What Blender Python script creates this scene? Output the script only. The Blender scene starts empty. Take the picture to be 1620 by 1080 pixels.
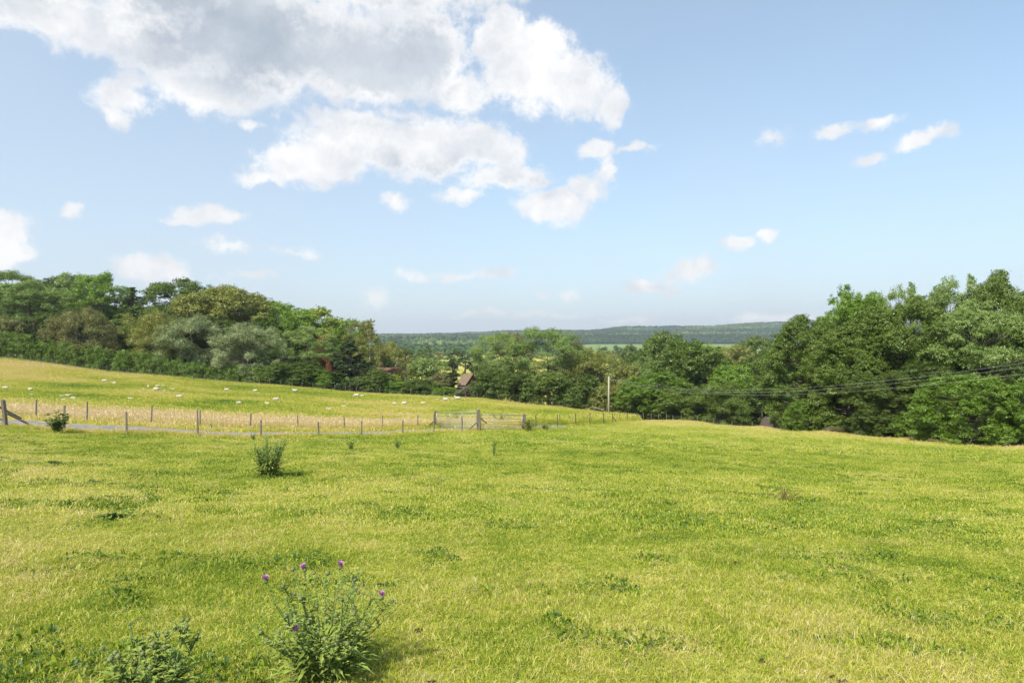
import bpy, bmesh, math, random
import numpy as np
from mathutils import Vector, Matrix, Euler
S = bpy.context.scene
COL = S.collection
F = 990.0            # focal length in photo pixels (22 mm on a 36 mm frame)
CZ = 1.7             # eye height over the grass at the tripod
rad = math.radians

# ------------------------------------------------------------------ camera
cam = bpy.data.cameras.new('camera'); cam.lens = 22.0; cam.sensor_width = 36.0
cam.clip_start = 0.1; cam.clip_end = 20000
co = bpy.data.objects.new('camera', cam); COL.objects.link(co)
co.location = (0, 0, CZ); co.rotation_euler = (rad(90), 0, 0)
S.camera = co

# ------------------------------------------------------------------ world, sun, exposure
SUN_EL, SUN_AZ = 48.0, 214.0     # azimuth clockwise from +Y: behind the camera, to the left
S.view_settings.view_transform = 'Standard'; S.view_settings.look = 'None'
S.view_settings.gamma = 1.0; S.view_settings.use_curve_mapping = False
S.view_settings.exposure = 1.12
S.cycles.max_bounces = 6; S.cycles.diffuse_bounces = 4; S.cycles.transmission_bounces = 4
S.cycles.volume_bounces = 0; S.cycles.glossy_bounces = 2
S.cycles.use_adaptive_sampling = True; S.cycles.adaptive_threshold = 0.012

sd = bpy.data.lights.new('sun', 'SUN'); sd.energy = 2.8; sd.angle = rad(2.5); sd.color = (1.0, 0.95, 0.86)
so = bpy.data.objects.new('sun', sd); COL.objects.link(so)
az, el = rad(SUN_AZ), rad(SUN_EL)
sdir = Vector((math.sin(az)*math.cos(el), math.cos(az)*math.cos(el), math.sin(el)))
so.rotation_euler = sdir.to_track_quat('Z', 'Y').to_euler()
so.location = sdir*400

def pdir(px, py):
    v = Vector(((px-810)/F, 1.0, (540-py)/F)); n = v.length
    return v/n, n

# white cumulus seen in the photograph: centre, half width, half height, weight
CLOUDS = [
 (560,-60,330,80,1),(250,-40,270,80,1.1),(60,5,190,50,0.95),(400,60,280,85,1.35),(560,90,200,75,1.35),(670,80,95,75,1.2),
 (330,135,150,48,1),(200,148,68,36,0.8),(196,180,26,30,0.73),(430,132,90,36,.75),(250,70,120,60,1.1),(130,50,80,40,0.8),
 (800,62,60,52,1.15),(850,75,66,42,1.15),(835,120,85,60,1.15),(905,140,80,52,0.95),(970,165,34,40,0.83),(730,150,80,40,0.85),
 (620,235,180,50,1.2),(500,262,105,42,1.15),(700,225,95,52,1.1),(545,196,80,28,.75),(415,280,48,16,0.63),(775,240,62,42,0.95),(640,182,70,18,.45),
 (405,198,26,10,0.63),(805,282,82,30,0.85),(735,308,50,16,0.68),(880,328,68,32,1),(930,300,50,30,0.9),(965,268,20,36,0.8),(945,234,40,18,0.83),(1010,238,42,10,0.58),
 (335,336,62,18,0.83),(290,342,35,10,0.58),(108,335,17,18,0.73),(14,355,42,42,0.85),(18,398,40,26,0.88),(255,420,66,24,0.88),(225,432,40,14,0.73),(365,388,48,16,0.55),
 (592,472,30,22,0.55),(900,468,24,15,0.68),(862,471,20,9,0.55),(1095,425,46,26,0.8),(1035,448,54,14,0.78),(1168,386,28,15,0.78),(1218,371,24,13,0.73),
 (1075,460,18,9,0.63),(1232,214,32,20,0.55),(1325,208,46,13,0.63),(1392,199,40,13,0.63),(1470,224,42,20,0.8),(1385,250,24,10,0.43),(630,318,28,18,0.55),(620,320,30,14,0.43),
 (740,436,120,10,0.47),(1210,499,120,12,0.55),(460,400,70,10,0.43),(395,436,60,9,0.46),(860,500,90,8,0.43),(1000,505,60,7,0.41),(760,497,60,9,0.43)]
# grey bases, turned away from the sun
BELLY = [(400,80,330,95,1.15),(610,85,190,85,1.15),(350,20,300,60,.7),(330,120,150,40,.55),(620,265,150,28,.45),(740,250,80,40,.45),(560,200,90,24,.4),(810,290,80,26,.5),(250,40,150,50,.4),(500,20,220,60,.8)]

w = bpy.data.worlds.new('World'); S.world = w; w.use_nodes = True
nt = w.node_tree; nt.nodes.clear(); L = nt.links
def N(t, **k):
    n = nt.nodes.new(t)
    for a, b in k.items(): setattr(n, a, b)
    return n
def M(op, a, b=None, c=None, clamp=False):
    n = N('ShaderNodeMath', operation=op, use_clamp=clamp)
    for i, v in enumerate((a, b, c)):
        if v is None: continue
        if isinstance(v, (int, float)): n.inputs[i].default_value = v
        else: L.new(v, n.inputs[i])
    return n.outputs[0]
tc = N('ShaderNodeTexCoord'); D = tc.outputs['Generated']
def noise(vec, scale, detail, rough, out='Fac'):
    n = N('ShaderNodeTexNoise'); n.inputs['Scale'].default_value = scale
    n.inputs['Detail'].default_value = detail; n.inputs['Roughness'].default_value = rough
    L.new(vec, n.inputs['Vector']); return n.outputs[out]
def vmath(op, a, b):
    n = N('ShaderNodeVectorMath', operation=op)
    for i, v in enumerate((a, b)):
        if isinstance(v, tuple): n.inputs[i].default_value = v
        else: L.new(v, n.inputs[i])
    return n
wn = vmath('SUBTRACT', noise(D, 7, 3, .55, 'Color'), (.5, .5, .5)).outputs[0]
wn = vmath('MULTIPLY', wn, (.07, .07, .05)).outputs[0]
wn2 = vmath('SUBTRACT', noise(D, 32, 5, .65, 'Color'), (.5, .5, .5)).outputs[0]
wn2 = vmath('MULTIPLY', wn2, (.03, .03, .024)).outputs[0]
DW = vmath('ADD', vmath('ADD', D, wn).outputs[0], wn2).outputs[0]
def blobs(lst, vec):
    acc = None
    for (px, py, a, b, wt) in lst:
        c, n = pdir(px, py)
        s = vmath('SUBTRACT', vec, tuple(c)).outputs[0]
        s = vmath('MULTIPLY', s, (F*n/a, F*n/a*.7, F*n/b)).outputs[0]
        ln = N('ShaderNodeVectorMath', operation='LENGTH'); L.new(s, ln.inputs[0])
        v = M('MULTIPLY_ADD', ln.outputs['Value'], -wt, wt)
        acc = v if acc is None else M('SMOOTH_MAX', acc, v, .12)
    return acc
fld = blobs(CLOUDS, DW)
sx = N('ShaderNodeSeparateXYZ'); L.new(D, sx.inputs[0])
# ordinary scattered cumulus over the rest of the dome (beside, above and behind the view)
rest = M('SUBTRACT', noise(D, 3.2, 6, .55), .56)
rest = M('MULTIPLY', rest, 3.0)
front = M('MULTIPLY', M('SUBTRACT', sx.outputs[1], .45), 6, clamp=True)
up = M('MULTIPLY', M('SUBTRACT', .62, sx.outputs[2]), 6, clamp=True)
rest = M('SUBTRACT', rest, M('MULTIPLY', M('MULTIPLY', front, up), 3.0))
fld = M('MAXIMUM', fld, rest)
fb = noise(D, 24, 12, .72)
fb2 = noise(D, 9, 6, .6)
fsum = M('ADD', fld, M('MULTIPLY', M('SUBTRACT', fb, .5), 1.35))
fsum = M('ADD', fsum, M('MULTIPLY', M('SUBTRACT', fb2, .5), .7))
mr = N('ShaderNodeMapRange', interpolation_type='SMOOTHERSTEP'); L.new(fsum, mr.inputs['Value'])
mr.inputs['From Min'].default_value = -.06; mr.inputs['From Max'].default_value = .5
alpha = M('MULTIPLY', mr.outputs[0], .97)
bel = blobs(BELLY, DW)
bel = M('ADD', bel, M('MULTIPLY', M('SUBTRACT', fb2, .5), 1.8))
bel = M('MINIMUM', bel, M('MULTIPLY_ADD', fsum, 1.3, -.45))
bel = M('ADD', bel, M('MULTIPLY', M('SUBTRACT', fb, .5), .7))
bm_ = N('ShaderNodeMapRange', interpolation_type='SMOOTHSTEP'); L.new(bel, bm_.inputs['Value'])
bm_.inputs['From Min'].default_value = -.15; bm_.inputs['From Max'].default_value = .85
# body tone: bright rim to slightly darker core, with billow relief
rel = noise(DW, 15, 6, .6)
reln = N('ShaderNodeMapRange'); L.new(rel, reln.inputs['Value'])
reln.inputs['From Min'].default_value = .35; reln.inputs['From Max'].default_value = .62
cw = N('ShaderNodeMix', data_type='RGBA'); cw.inputs['A'].default_value = (3.75, 3.87, 4.1, 1); cw.inputs['B'].default_value = (5.0, 4.95, 4.9, 1)
L.new(reln.outputs[0], cw.inputs['Factor'])
gy = N('ShaderNodeMix', data_type='RGBA'); gy.inputs['A'].default_value = (2.2, 2.5, 2.9, 1); gy.inputs['B'].default_value = (3.2, 3.45, 3.75, 1)
gn = N('ShaderNodeMapRange'); L.new(noise(DW, 8, 7, .62), gn.inputs['Value']); gn.inputs['From Min'].default_value = .36; gn.inputs['From Max'].default_value = .66
L.new(gn.outputs[0], gy.inputs['Factor'])
cg = N('ShaderNodeMix', data_type='RGBA'); L.new(cw.outputs['Result'], cg.inputs['A']); L.new(gy.outputs['Result'], cg.inputs['B'])
L.new(bm_.outputs[0], cg.inputs['Factor'])
sky = N('ShaderNodeTexSky', sky_type='NISHITA'); sky.sun_disc = False
sky.sun_elevation = rad(SUN_EL); sky.sun_rotation = rad(SUN_AZ); sky.altitude = 60
sky.air_density = 1.0; sky.dust_density = .5; sky.ozone_density = 1.1
# thin high veil that pales the blue, thicker low down and to the left
veil = N('ShaderNodeMix', data_type='RGBA')
zz = M('MAXIMUM', sx.outputs[2], 0.0)
vf = M('POWER', M('SUBTRACT', 1.0, zz), 5.0)
vf = M('MULTIPLY_ADD', vf, .60, .40)
vf = M('ADD', vf, M('MULTIPLY', M('SUBTRACT', noise(D, 2.2, 4, .5), .5), .35), clamp=True)
vf = M('SUBTRACT', vf, M('MULTIPLY', M('MULTIPLY', sx.outputs[0], zz), .55), clamp=True)
vf = M('MAXIMUM', vf, M('MULTIPLY', M('POWER', M('SUBTRACT', 1.0, zz), 9.0), .93)); L.new(vf, veil.inputs['Factor']); tint = vmath('MULTIPLY', sky.outputs[0], (.84, 1.03, 1.0)).outputs[0]; L.new(tint, veil.inputs['A']); veil.inputs['B'].default_value = (3.15, 3.42, 3.95, 1)
fin = N('ShaderNodeMix', data_type='RGBA'); L.new(alpha, fin.inputs['Factor'])
L.new(veil.outputs['Result'], fin.inputs['A']); L.new(cg.outputs['Result'], fin.inputs['B'])
bg = N('ShaderNodeBackground'); bg.inputs['Strength'].default_value = .1
L.new(fin.outputs['Result'], bg.inputs['Color'])
wo = N('ShaderNodeOutputWorld'); L.new(bg.outputs[0], wo.inputs[0])

# ------------------------------------------------------------------ helpers
rng = np.random.default_rng(7)
random.seed(7)
def vnoise(x, y, seed=0):
    xi = np.floor(x).astype(np.int64); yi = np.floor(y).astype(np.int64)
    xf = x-xi; yf = y-yi; xf = xf*xf*(3-2*xf); yf = yf*yf*(3-2*yf)
    def h(a, b):
        n = (a*374761393 + b*668265263 + seed*974634777) & 0x7fffffff
        n = ((n ^ (n >> 13))*1274126177) & 0x7fffffff
        n = n ^ (n >> 16)
        return (n & 0xffff)/65535.0
    return (h(xi, yi)*(1-xf)+h(xi+1, yi)*xf)*(1-yf)+(h(xi, yi+1)*(1-xf)+h(xi+1, yi+1)*xf)*yf
def fbm(x, y, o=4, seed=0):
    v = 0; a = .5; t = 0
    for i in range(o):
        v = v+a*vnoise(x, y, seed+i*17); t += a; a *= .5; x = x*2.03+5.1; y = y*2.03+1.7
    return v/t
def sstep(a, b, x):
    t = np.clip((x-a)/(b-a), 0, 1); return t*t*(3-2*t)

def tag(o, label=None, cat=None, group=None, kind=None):
    if label: o['label'] = label
    if cat: o['category'] = cat
    if group: o['group'] = group
    if kind: o['kind'] = kind
    return o
def link(name, data, parent=None, mat=None):
    o = bpy.data.objects.new(name, data); COL.objects.link(o)
    if parent is not None: o.parent = parent
    if mat is not None and data is not None and len(data.materials) == 0: data.materials.append(mat)
    return o
def empty(name, loc=(0, 0, 0), rz=0):
    o = bpy.data.objects.new(name, None); COL.objects.link(o); o.location = loc; o.rotation_euler = (0, 0, rz)
    o.empty_display_size = .2
    return o
def np_mesh(name, V, faces, n, smooth=False, attrs=None):
    """V (k,3), faces flat int array of polygons with n corners each"""
    me = bpy.data.meshes.new(name)
    V = np.asarray(V, np.float32); faces = np.asarray(faces, np.int32).ravel()
    nf = len(faces)//n
    me.vertices.add(len(V)); me.vertices.foreach_set('co', V.ravel())
    me.loops.add(len(faces)); me.loops.foreach_set('vertex_index', faces)
    me.polygons.add(nf); me.polygons.foreach_set('loop_start', np.arange(nf, dtype=np.int32)*n)
    me.polygons.foreach_set('loop_total', np.full(nf, n, np.int32))
    me.update(calc_edges=True)
    if smooth: me.shade_smooth()
    for k, (dom, arr) in (attrs or {}).items():
        a = me.attributes.new(k, 'FLOAT', dom); a.data.foreach_set('value', np.asarray(arr, np.float32))
    return me
class MB:
    """collects simple shapes into one mesh"""
    def __init__(s): s.v = []; s.f = []
    def add(s, vs, fs):
        b = len(s.v); s.v += [tuple(v) for v in vs]; s.f += [tuple(i+b for i in f) for f in fs]
    def box(s, c, d, rot=None):
        x, y, z = [k/2 for k in d]; m = Euler(rot).to_matrix() if rot else Matrix.Identity(3)
        vs = [Vector(c)+m@Vector((a*x, b*y, e*z)) for a in (-1, 1) for b in (-1, 1) for e in (-1, 1)]
        s.add(vs, [(0, 1, 3, 2), (4, 6, 7, 5), (0, 4, 5, 1), (2, 3, 7, 6), (0, 2, 6, 4), (1, 5, 7, 3)])
    def tube(s, pts, rads, n=6, cap=True):
        pts = [Vector(p) for p in pts]
        if not hasattr(rads, '__len__'): rads = [rads]*len(pts)
        vs = []
        for i, p in enumerate(pts):
            d = (pts[min(i+1, len(pts)-1)]-pts[max(i-1, 0)]).normalized()
            a = d.cross(Vector((.31, .95, .02)) if abs(d.z) > .9 else Vector((0, 0, 1))).normalized(); b = d.cross(a)
            for k in range(n):
                t = 2*math.pi*k/n; vs.append(p+(a*math.cos(t)+b*math.sin(t))*rads[i])
        fs = [(i*n+k, i*n+(k+1) % n, (i+1)*n+(k+1) % n, (i+1)*n+k) for i in range(len(pts)-1) for k in range(n)]
        if cap: fs += [tuple(range(n))[::-1], tuple((len(pts)-1)*n+k for k in range(n))]
        s.add(vs, fs)
    def mesh(s, name, smooth=False):
        me = bpy.data.meshes.new(name); me.from_pydata(s.v, [], s.f); me.update()
        if smooth: me.shade_smooth()
        return me

# ------------------------------------------------------------------ terrain
# along each direction (photo column) the ground's distance and the height it is seen at
FAR = [(600, 577), (1000, 563), (1600, 553), (2300, 544)]
def far(r): return FAR+[(2700, 541-(541-r)*.25), (3600, r), (4400, r+4), (6000, r+12)]
CTRL = {
 -700: [(26,668),(30,660),(37,640),(60,600),(90,575),(112,545),(140,520),(200,490),(300,500),(500,530)]+FAR+[(3600,536),(6000,540)],
 0: [(27.5,680),(29,677),(30,673),(33,664),(37,657),(60,632),(90,603),(112,568),(118,566),(135,545),(170,525),(230,515),(400,530)]+FAR+[(3600,536),(6000,540)],
 200: [(28,692),(29.5,690),(30.5,684),(33.5,674),(37,671),(60,641),(90,613),(112,592),(118,590),(140,573),(180,552),(240,540),(400,545)]+FAR+[(3600,536),(6000,540)],
 400: [(31,697.5),(33,695),(34,691),(37.5,683),(41,677),(60,656),(90,627),(115,608),(121,606),(150,590),(190,578),(260,570),(400,568)]+FAR+[(3600,536),(6000,540)],
 600: [(38,695),(40,693),(41,691),(45,684),(49,679),(62,664),(90,640),(115,624),(121,624),(150,626),(200,614),(300,600),(450,586)]+far(536),
 757: [(44,686),(46.5,684),(48,682),(51.5,677),(55,674),(70,662),(95,642),(115,631),(121,632),(150,640),(200,630),(300,609),(450,590)]+far(532),
 860: [(50,682),(52,680),(53,679),(57,676),(61,673),(80,662),(110,643),(120,643),(150,652),(200,642),(300,615),(450,592)]+far(529),
 975: [(72,671),(74,670),(76,669),(80,667),(95,660),(108,655),(118,656),(150,668),(200,650),(300,620),(450,592)]+far(526),
 1100: [(84,668),(87,669),(92,674),(100,681),(120,686),(150,680),(200,655),(300,622),(450,592)]+far(522),
 1200: [(72,676),(75,679),(80,688),(100,700),(150,690),(200,660),(300,625),(450,592)]+far(516),
 1300: [(60,685),(62,687),(70,697),(90,707),(150,690),(250,640),(450,595)]+far(512),
 1450: [(52,697),(54,699),(60,708),(90,718),(150,690),(250,640),(450,595)]+far(508),
 1620: [(44,711),(46,713),(52,722),(90,735),(150,700),(300,630),(450,597)]+far(504),
 2400: [(34,740),(37,746),(50,760),(90,760),(150,710),(300,640),(450,600)]+far(500)}
YR = np.concatenate([np.arange(0, 16, 1.0), np.arange(16, 130, .5), np.geomspace(130, 6200, 160)])
CPX = sorted(CTRL); CT = np.array([(p-810)/F for p in CPX])
TAB = []
for p in CPX:
    t = (p-810)/F
    ys = [0, 8, 16, 22]; zs = [-(.1134+.0271*t)*y for y in ys]
    for (Y, y) in CTRL[p]:
        ys.append(Y); zs.append(CZ-(y-540)/F*Y)
    z = np.interp(YR, ys, zs)
    # light smoothing of the kinks beyond the near field
    k = np.array([1, 2, 3, 2, 1])/9.0
    zp = np.convolve(np.pad(z, 2, mode='edge'), k, 'valid'); z = np.where(YR > 60, zp, z)
    TAB.append(z)
TAB = np.array(TAB)
def ground(X, Y, detail=True):
    X = np.asarray(X, float); Y = np.asarray(Y, float)
    Yc = np.maximum(Y, 1e-3); t = np.clip(X/np.maximum(Yc, 6), CT[0], CT[-1])
    ti = np.clip(np.searchsorted(CT, t)-1, 0, len(CT)-2); tf = (t-CT[ti])/(CT[ti+1]-CT[ti])
    tf = tf*.6+.4*(tf*tf*(3-2*tf))
    yi = np.clip(np.searchsorted(YR, Yc)-1, 0, len(YR)-2); yf = np.clip((Yc-YR[yi])/(YR[yi+1]-YR[yi]), 0, 1)
    a = TAB[ti, yi]*(1-yf)+TAB[ti, yi+1]*yf; b = TAB[ti+1, yi]*(1-yf)+TAB[ti+1, yi+1]*yf
    z = a*(1-tf)+b*tf
    plane = -.1134*Y-.0271*X
    m = sstep(12, 22, Y); z = np.where(Y < 22, plane*(1-m)+z*m, z)
    ppx = 810+F*X/np.maximum(Y, 50)
    z = z+sstep(2900, 3600, Y)*(15*np.exp(-((ppx-985)/30)**2)+26*(fbm(X/420, Y/900, 3, 5)-.5))
    if detail:
        amp = .05*np.clip(Y/6, .25, 1)
        z = z+(fbm(X*.55, Y*.55, 3, 3)-.5)*amp*1.6+(fbm(X*2.6, Y*2.6, 2, 9)-.5)*.035*np.clip(1.6-Y/50, 0, 1)
    return z
def g1(X, Y): return float(ground(np.array([X]), np.array([Y]))[0])
def at(px, Y): X = (px-810)/F*Y; return X, Y, g1(X, Y)
def img(X, Y, Z): return 810+F*X/Y, 540-F*(Z-CZ)/Y
EDGE_PX = [-700, 0, 100, 200, 313, 414, 504, 572, 637, 700, 757, 830, 860, 900, 975, 1040, 1100, 1200, 1300, 1450, 1620, 2400]
EDGE_Y = [25, 28.5, 29, 29.8, 31, 33.3, 36, 38.5, 41, 44, 46.6, 50, 54, 60, 74, 82, 86.5, 74.5, 61.5, 53.5, 45.5, 36]
def edge(X, Y): return np.interp(810+F*X/np.maximum(Y, 3), EDGE_PX, EDGE_Y)

# ------------------------------------------------------------------ materials
def nodemat(name):
    m = bpy.data.materials.new(name); m.use_nodes = True; m.node_tree.nodes.clear(); return m, m.node_tree
class NT:
    def __init__(s, t): s.t = t
    def n(s, ty, ins=None, **k):
        x = s.t.nodes.new(ty)
        for a, b in k.items(): setattr(x, a, b)
        for a, b in (ins or {}).items():
            if isinstance(b, bpy.types.NodeSocket): s.t.links.new(b, x.inputs[a])
            else: x.inputs[a].default_value = b
        return x
    def noise(s, scale, detail=4, rough=.55, coord=None, out='Fac'):
        if coord is None: coord = s.n('ShaderNodeNewGeometry').outputs['Position']
        return s.n('ShaderNodeTexNoise', {'Scale': scale, 'Detail': detail, 'Roughness': rough, 'Vector': coord}).outputs[out]
    def mix(s, f, a, b):
        return s.n('ShaderNodeMix', {'Factor': f, 'A': a, 'B': b}, data_type='RGBA').outputs['Result']
    def ramp(s, f, stops):
        r = s.n('ShaderNodeValToRGB', {'Fac': f}); e = r.color_ramp.elements
        while len(e) < len(stops): e.new(.5)
        for i, (p, c) in enumerate(stops): e[i].position = p; e[i].color = (*c, 1)
        return r.outputs['Color']
    def math(s, op, a, b=0., clamp=False): return s.n('ShaderNodeMath', {0: a, 1: b}, operation=op, use_clamp=clamp).outputs[0]
    def attr(s, name, ty='GEOMETRY'):
        return s.n('ShaderNodeAttribute', attribute_name=name, attribute_type=ty).outputs['Fac']
def c4(c): return (*c, 1.0)
def simple(name, a, b, scale=6, rough=.85, bump=0, detail=5, metal=0, stretch=None):
    m, t = nodemat(name); q = NT(t)
    co_ = q.n('ShaderNodeTexCoord').outputs['Object']
    if stretch: co_ = q.n('ShaderNodeMapping', {'Vector': co_, 'Scale': stretch}).outputs[0]
    f = q.noise(scale, detail, .6, co_)
    f = q.n('ShaderNodeMapRange', {'Value': f, 'From Min': .3, 'From Max': .7}).outputs[0]
    c = q.mix(f, c4(a), c4(b))
    p = q.n('ShaderNodeBsdfPrincipled', {'Base Color': c, 'Roughness': rough, 'Metallic': metal, 'Specular IOR Level': .12 if rough > .75 else .5})
    if bump: t.links.new(q.n('ShaderNodeBump', {'Height': f, 'Strength': .6, 'Distance': bump}).outputs[0], p.inputs['Normal'])
    t.links.new(p.outputs[0], q.n('ShaderNodeOutputMaterial').inputs[0]); return m

def grass_mat(name, stops, spread=.35, inst=True, trans=.35, hue=None):
    """blades: colour from a per-blade value (lr) shifted by how parched the spot is (dry)"""
    m, t = nodemat(name); q = NT(t)
    f = q.math('MULTIPLY', q.math('SUBTRACT', q.attr('lr'), .5), spread*2)
    f = q.math('ADD', f, q.attr('dry', 'INSTANCER' if inst else 'GEOMETRY'))
    f = q.math('ADD', f, q.math('MULTIPLY', q.math('SUBTRACT', q.noise(1.1, 3), .5), .25), clamp=True)
    c = q.ramp(f, stops)
    d = q.n('ShaderNodeBsdfDiffuse', {'Color': c}); tr = q.n('ShaderNodeBsdfTranslucent', {'Color': c})
    x = q.n('ShaderNodeMixShader', {0: trans, 1: d.outputs[0], 2: tr.outputs[0]})
    gl = q.n('ShaderNodeBsdfGlossy', {'Color': (.9, .9, .85, 1), 'Roughness': .5})
    x2 = q.n('ShaderNodeMixShader', {0: .03, 1: x.outputs[0], 2: gl.outputs[0]})
    t.links.new(x2.outputs[0], q.n('ShaderNodeOutputMaterial').inputs[0]); return m
GR = [(0, (.06, .13, .018)), (.3, (.22, .335, .02)), (.55, (.475, .51, .036)), (.78, (.64, .57, .13)), (1, (.70, .58, .30))]
M_turf = grass_mat('turf_blades', GR, .30)
TG = [(0, (.05, .13, .02)), (.3, (.25, .37, .024)), (.55, (.52, .52, .045)), (.78, (.68, .57, .13)), (1, (.74, .58, .33))]
M_tall = grass_mat('tall_grass_blades', TG, .22)

def ground_mat(name, stops, scale=1.0, bump=.03):
    m, t = nodemat(name); q = NT(t)
    n1 = q.noise(7*scale, 6, .65); n2 = q.noise(.6*scale, 4, .6)
    f = q.math('ADD', q.attr('dry'), q.math('MULTIPLY', q.math('SUBTRACT', n1, .5), .9))
    f = q.math('ADD', f, q.math('MULTIPLY', q.math('SUBTRACT', n2, .5), .5), clamp=True)
    p = q.n('ShaderNodeBsdfPrincipled', {'Base Color': q.ramp(f, stops), 'Roughness': .95})
    p.inputs['Specular IOR Level'].default_value = .1
    t.links.new(q.n('ShaderNodeBump', {'Height': n1, 'Strength': .7, 'Distance': bump}).outputs[0], p.inputs['Normal'])
    t.links.new(p.outputs[0], q.n('ShaderNodeOutputMaterial').inputs[0]); return m
M_field = ground_mat('field_turf_ground', [(0, (.05, .09, .015)), (.35, (.15, .21, .025)), (.6, (.31, .31, .06)), (1, (.45, .38, .13))])
M_meadow = ground_mat('meadow_ground', [(0, (.05, .11, .02)), (.35, (.16, .23, .03)), (.6, (.32, .32, .07)), (1, (.48, .37, .18))])
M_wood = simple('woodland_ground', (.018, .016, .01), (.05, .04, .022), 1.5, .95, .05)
def valley_mat():
    m, t = nodemat('valley_farmland'); q = NT(t)
    f = q.attr('dry'); n1 = q.noise(.05, 4, .6)
    f2 = q.math('ADD', f, q.math('MULTIPLY', q.math('SUBTRACT', n1, .5), .1), clamp=True)
    c = q.ramp(f2, [(0, (.05, .12, .03)), (.25, (.20, .29, .075)), (.5, (.38, .38, .06)), (.75, (.50, .44, .10)), (1, (.46, .36, .17))])
    p = q.n('ShaderNodeBsdfPrincipled', {'Base Color': c, 'Roughness': .95})
    p.inputs['Specular IOR Level'].default_value = .05
    t.links.new(p.outputs[0], q.n('ShaderNodeOutputMaterial').inputs[0]); return m
M_valley = valley_mat()
M_hill = simple('wooded_hill_ground', (.02, .04, .015), (.04, .07, .02), .02, .95)
M_track = simple('tarmac_track', (.19, .18, .185), (.30, .28, .27), 1.6, .9, .01, 8)
M_earth = simple('bare_earth', (.07, .052, .036), (.13, .10, .072), 2.2, .95, .04, 8)
M_post = simple('weathered_post_wood', (.13, .105, .075), (.27, .235, .18), 7, .9, .006, 6, 0, (1, 1, .15))
M_postdark = simple('darker_post_wood', (.09, .07, .05), (.18, .145, .10), 7, .9, .006, 6, 0, (1, 1, .15))
M_pole = simple('telegraph_pole_wood', (.36, .32, .23), (.48, .43, .31), 4, .85, .004, 5, 0, (1, 1, .1))
M_wire = simple('galvanised_wire', (.30, .30, .30), (.42, .42, .41), 20, .5, 0, 3, .6)
M_cable = simple('overhead_cable', (.5, .5, .48), (.6, .6, .58), 20, .6, 0, 3, 0)
M_gate = simple('galvanised_gate_metal', (.30, .32, .33), (.46, .48, .49), 9, .5, 0, 5, .4)
M_bark = simple('tree_bark', (.075, .06, .045), (.17, .145, .11), 5, .95, .02, 6, 0, (1, 1, .25))
M_pale = simple('pale_bark', (.36, .32, .25), (.52, .47, .38), 5, .9, .01, 6, 0, (1, 1, .3))

def leaf_mat(name, a, b, trans=.38, dead=None):
    m, t = nodemat(name); q = NT(t)
    oi = q.n('ShaderNodeObjectInfo').outputs['Random']
    f = q.math('ADD', q.math('MULTIPLY', q.attr('lr'), .55), q.math('MULTIPLY', q.noise(.35, 4, .6), .55))
    f = q.math('SUBTRACT', f, .08)
    f = q.math('ADD', f, q.math('MULTIPLY', q.math('SUBTRACT', oi, .5), .3), clamp=True)
    c = q.mix(f, c4(a), c4(b))
    if dead: c = q.mix(q.n('ShaderNodeMapRange', {'Value': q.noise(.5, 3), 'From Min': .55, 'From Max': .66}).outputs[0], c, c4(dead))
    d = q.n('ShaderNodeBsdfDiffuse', {'Color': c}); tr = q.n('ShaderNodeBsdfTranslucent', {'Color': c})
    x = q.n('ShaderNodeMixShader', {0: trans, 1: d.outputs[0], 2: tr.outputs[0]})
    gl = q.n('ShaderNodeBsdfGlossy', {'Color': (.8, .85, .8, 1), 'Roughness': .45})
    x2 = q.n('ShaderNodeMixShader', {0: .035, 1: x.outputs[0], 2: gl.outputs[0]})
    t.links.new(x2.outputs[0], q.n('ShaderNodeOutputMaterial').inputs[0]); return m
LM = {
 'oak': leaf_mat('oak_leaves', (0.086, 0.154, 0.020), (0.225, 0.291, 0.046)),
 'bright': leaf_mat('bright_green_leaves', (0.128, 0.257, 0.025), (0.304, 0.423, 0.046)),
 'ash': leaf_mat('ash_leaves', (0.171, 0.274, 0.059), (0.357, 0.436, 0.119)),
 'grey': leaf_mat('grey_green_leaves', (0.222, 0.283, 0.103), (0.383, 0.423, 0.198)),
 'olive': leaf_mat('olive_leaves', (0.189, 0.222, 0.041), (0.370, 0.370, 0.080)),
 'dark': leaf_mat('dark_green_leaves', (0.067, 0.119, 0.017), (0.168, 0.224, 0.036)),
 'yew': leaf_mat('conifer_needles', (.028, .05, .014), (.085, .115, .035), .15),
 'brown': leaf_mat('brownish_leaves', (0.174, 0.181, 0.051), (0.314, 0.302, 0.095)),
 'rust': leaf_mat('rusty_dead_leaves', (.22, .07, .02), (.42, .16, .05)),
 'gold': leaf_mat('golden_conifer_leaves', (.12, .14, .015), (.40, .38, .04)),
 'hazel': leaf_mat('hazel_leaves', (0.099, 0.191, 0.017), (0.246, 0.358, 0.039)),
 'lime': leaf_mat('yellow_green_leaves', (0.239, 0.342, 0.035), (0.476, 0.515, 0.073)),
 'thistle': leaf_mat('thistle_foliage', (0.071, 0.142, 0.035), (0.201, 0.295, 0.106), .2),
 'farwood': leaf_mat('far_wood_foliage', (.020, .05, .016), (.10, .17, .05)),
}

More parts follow.
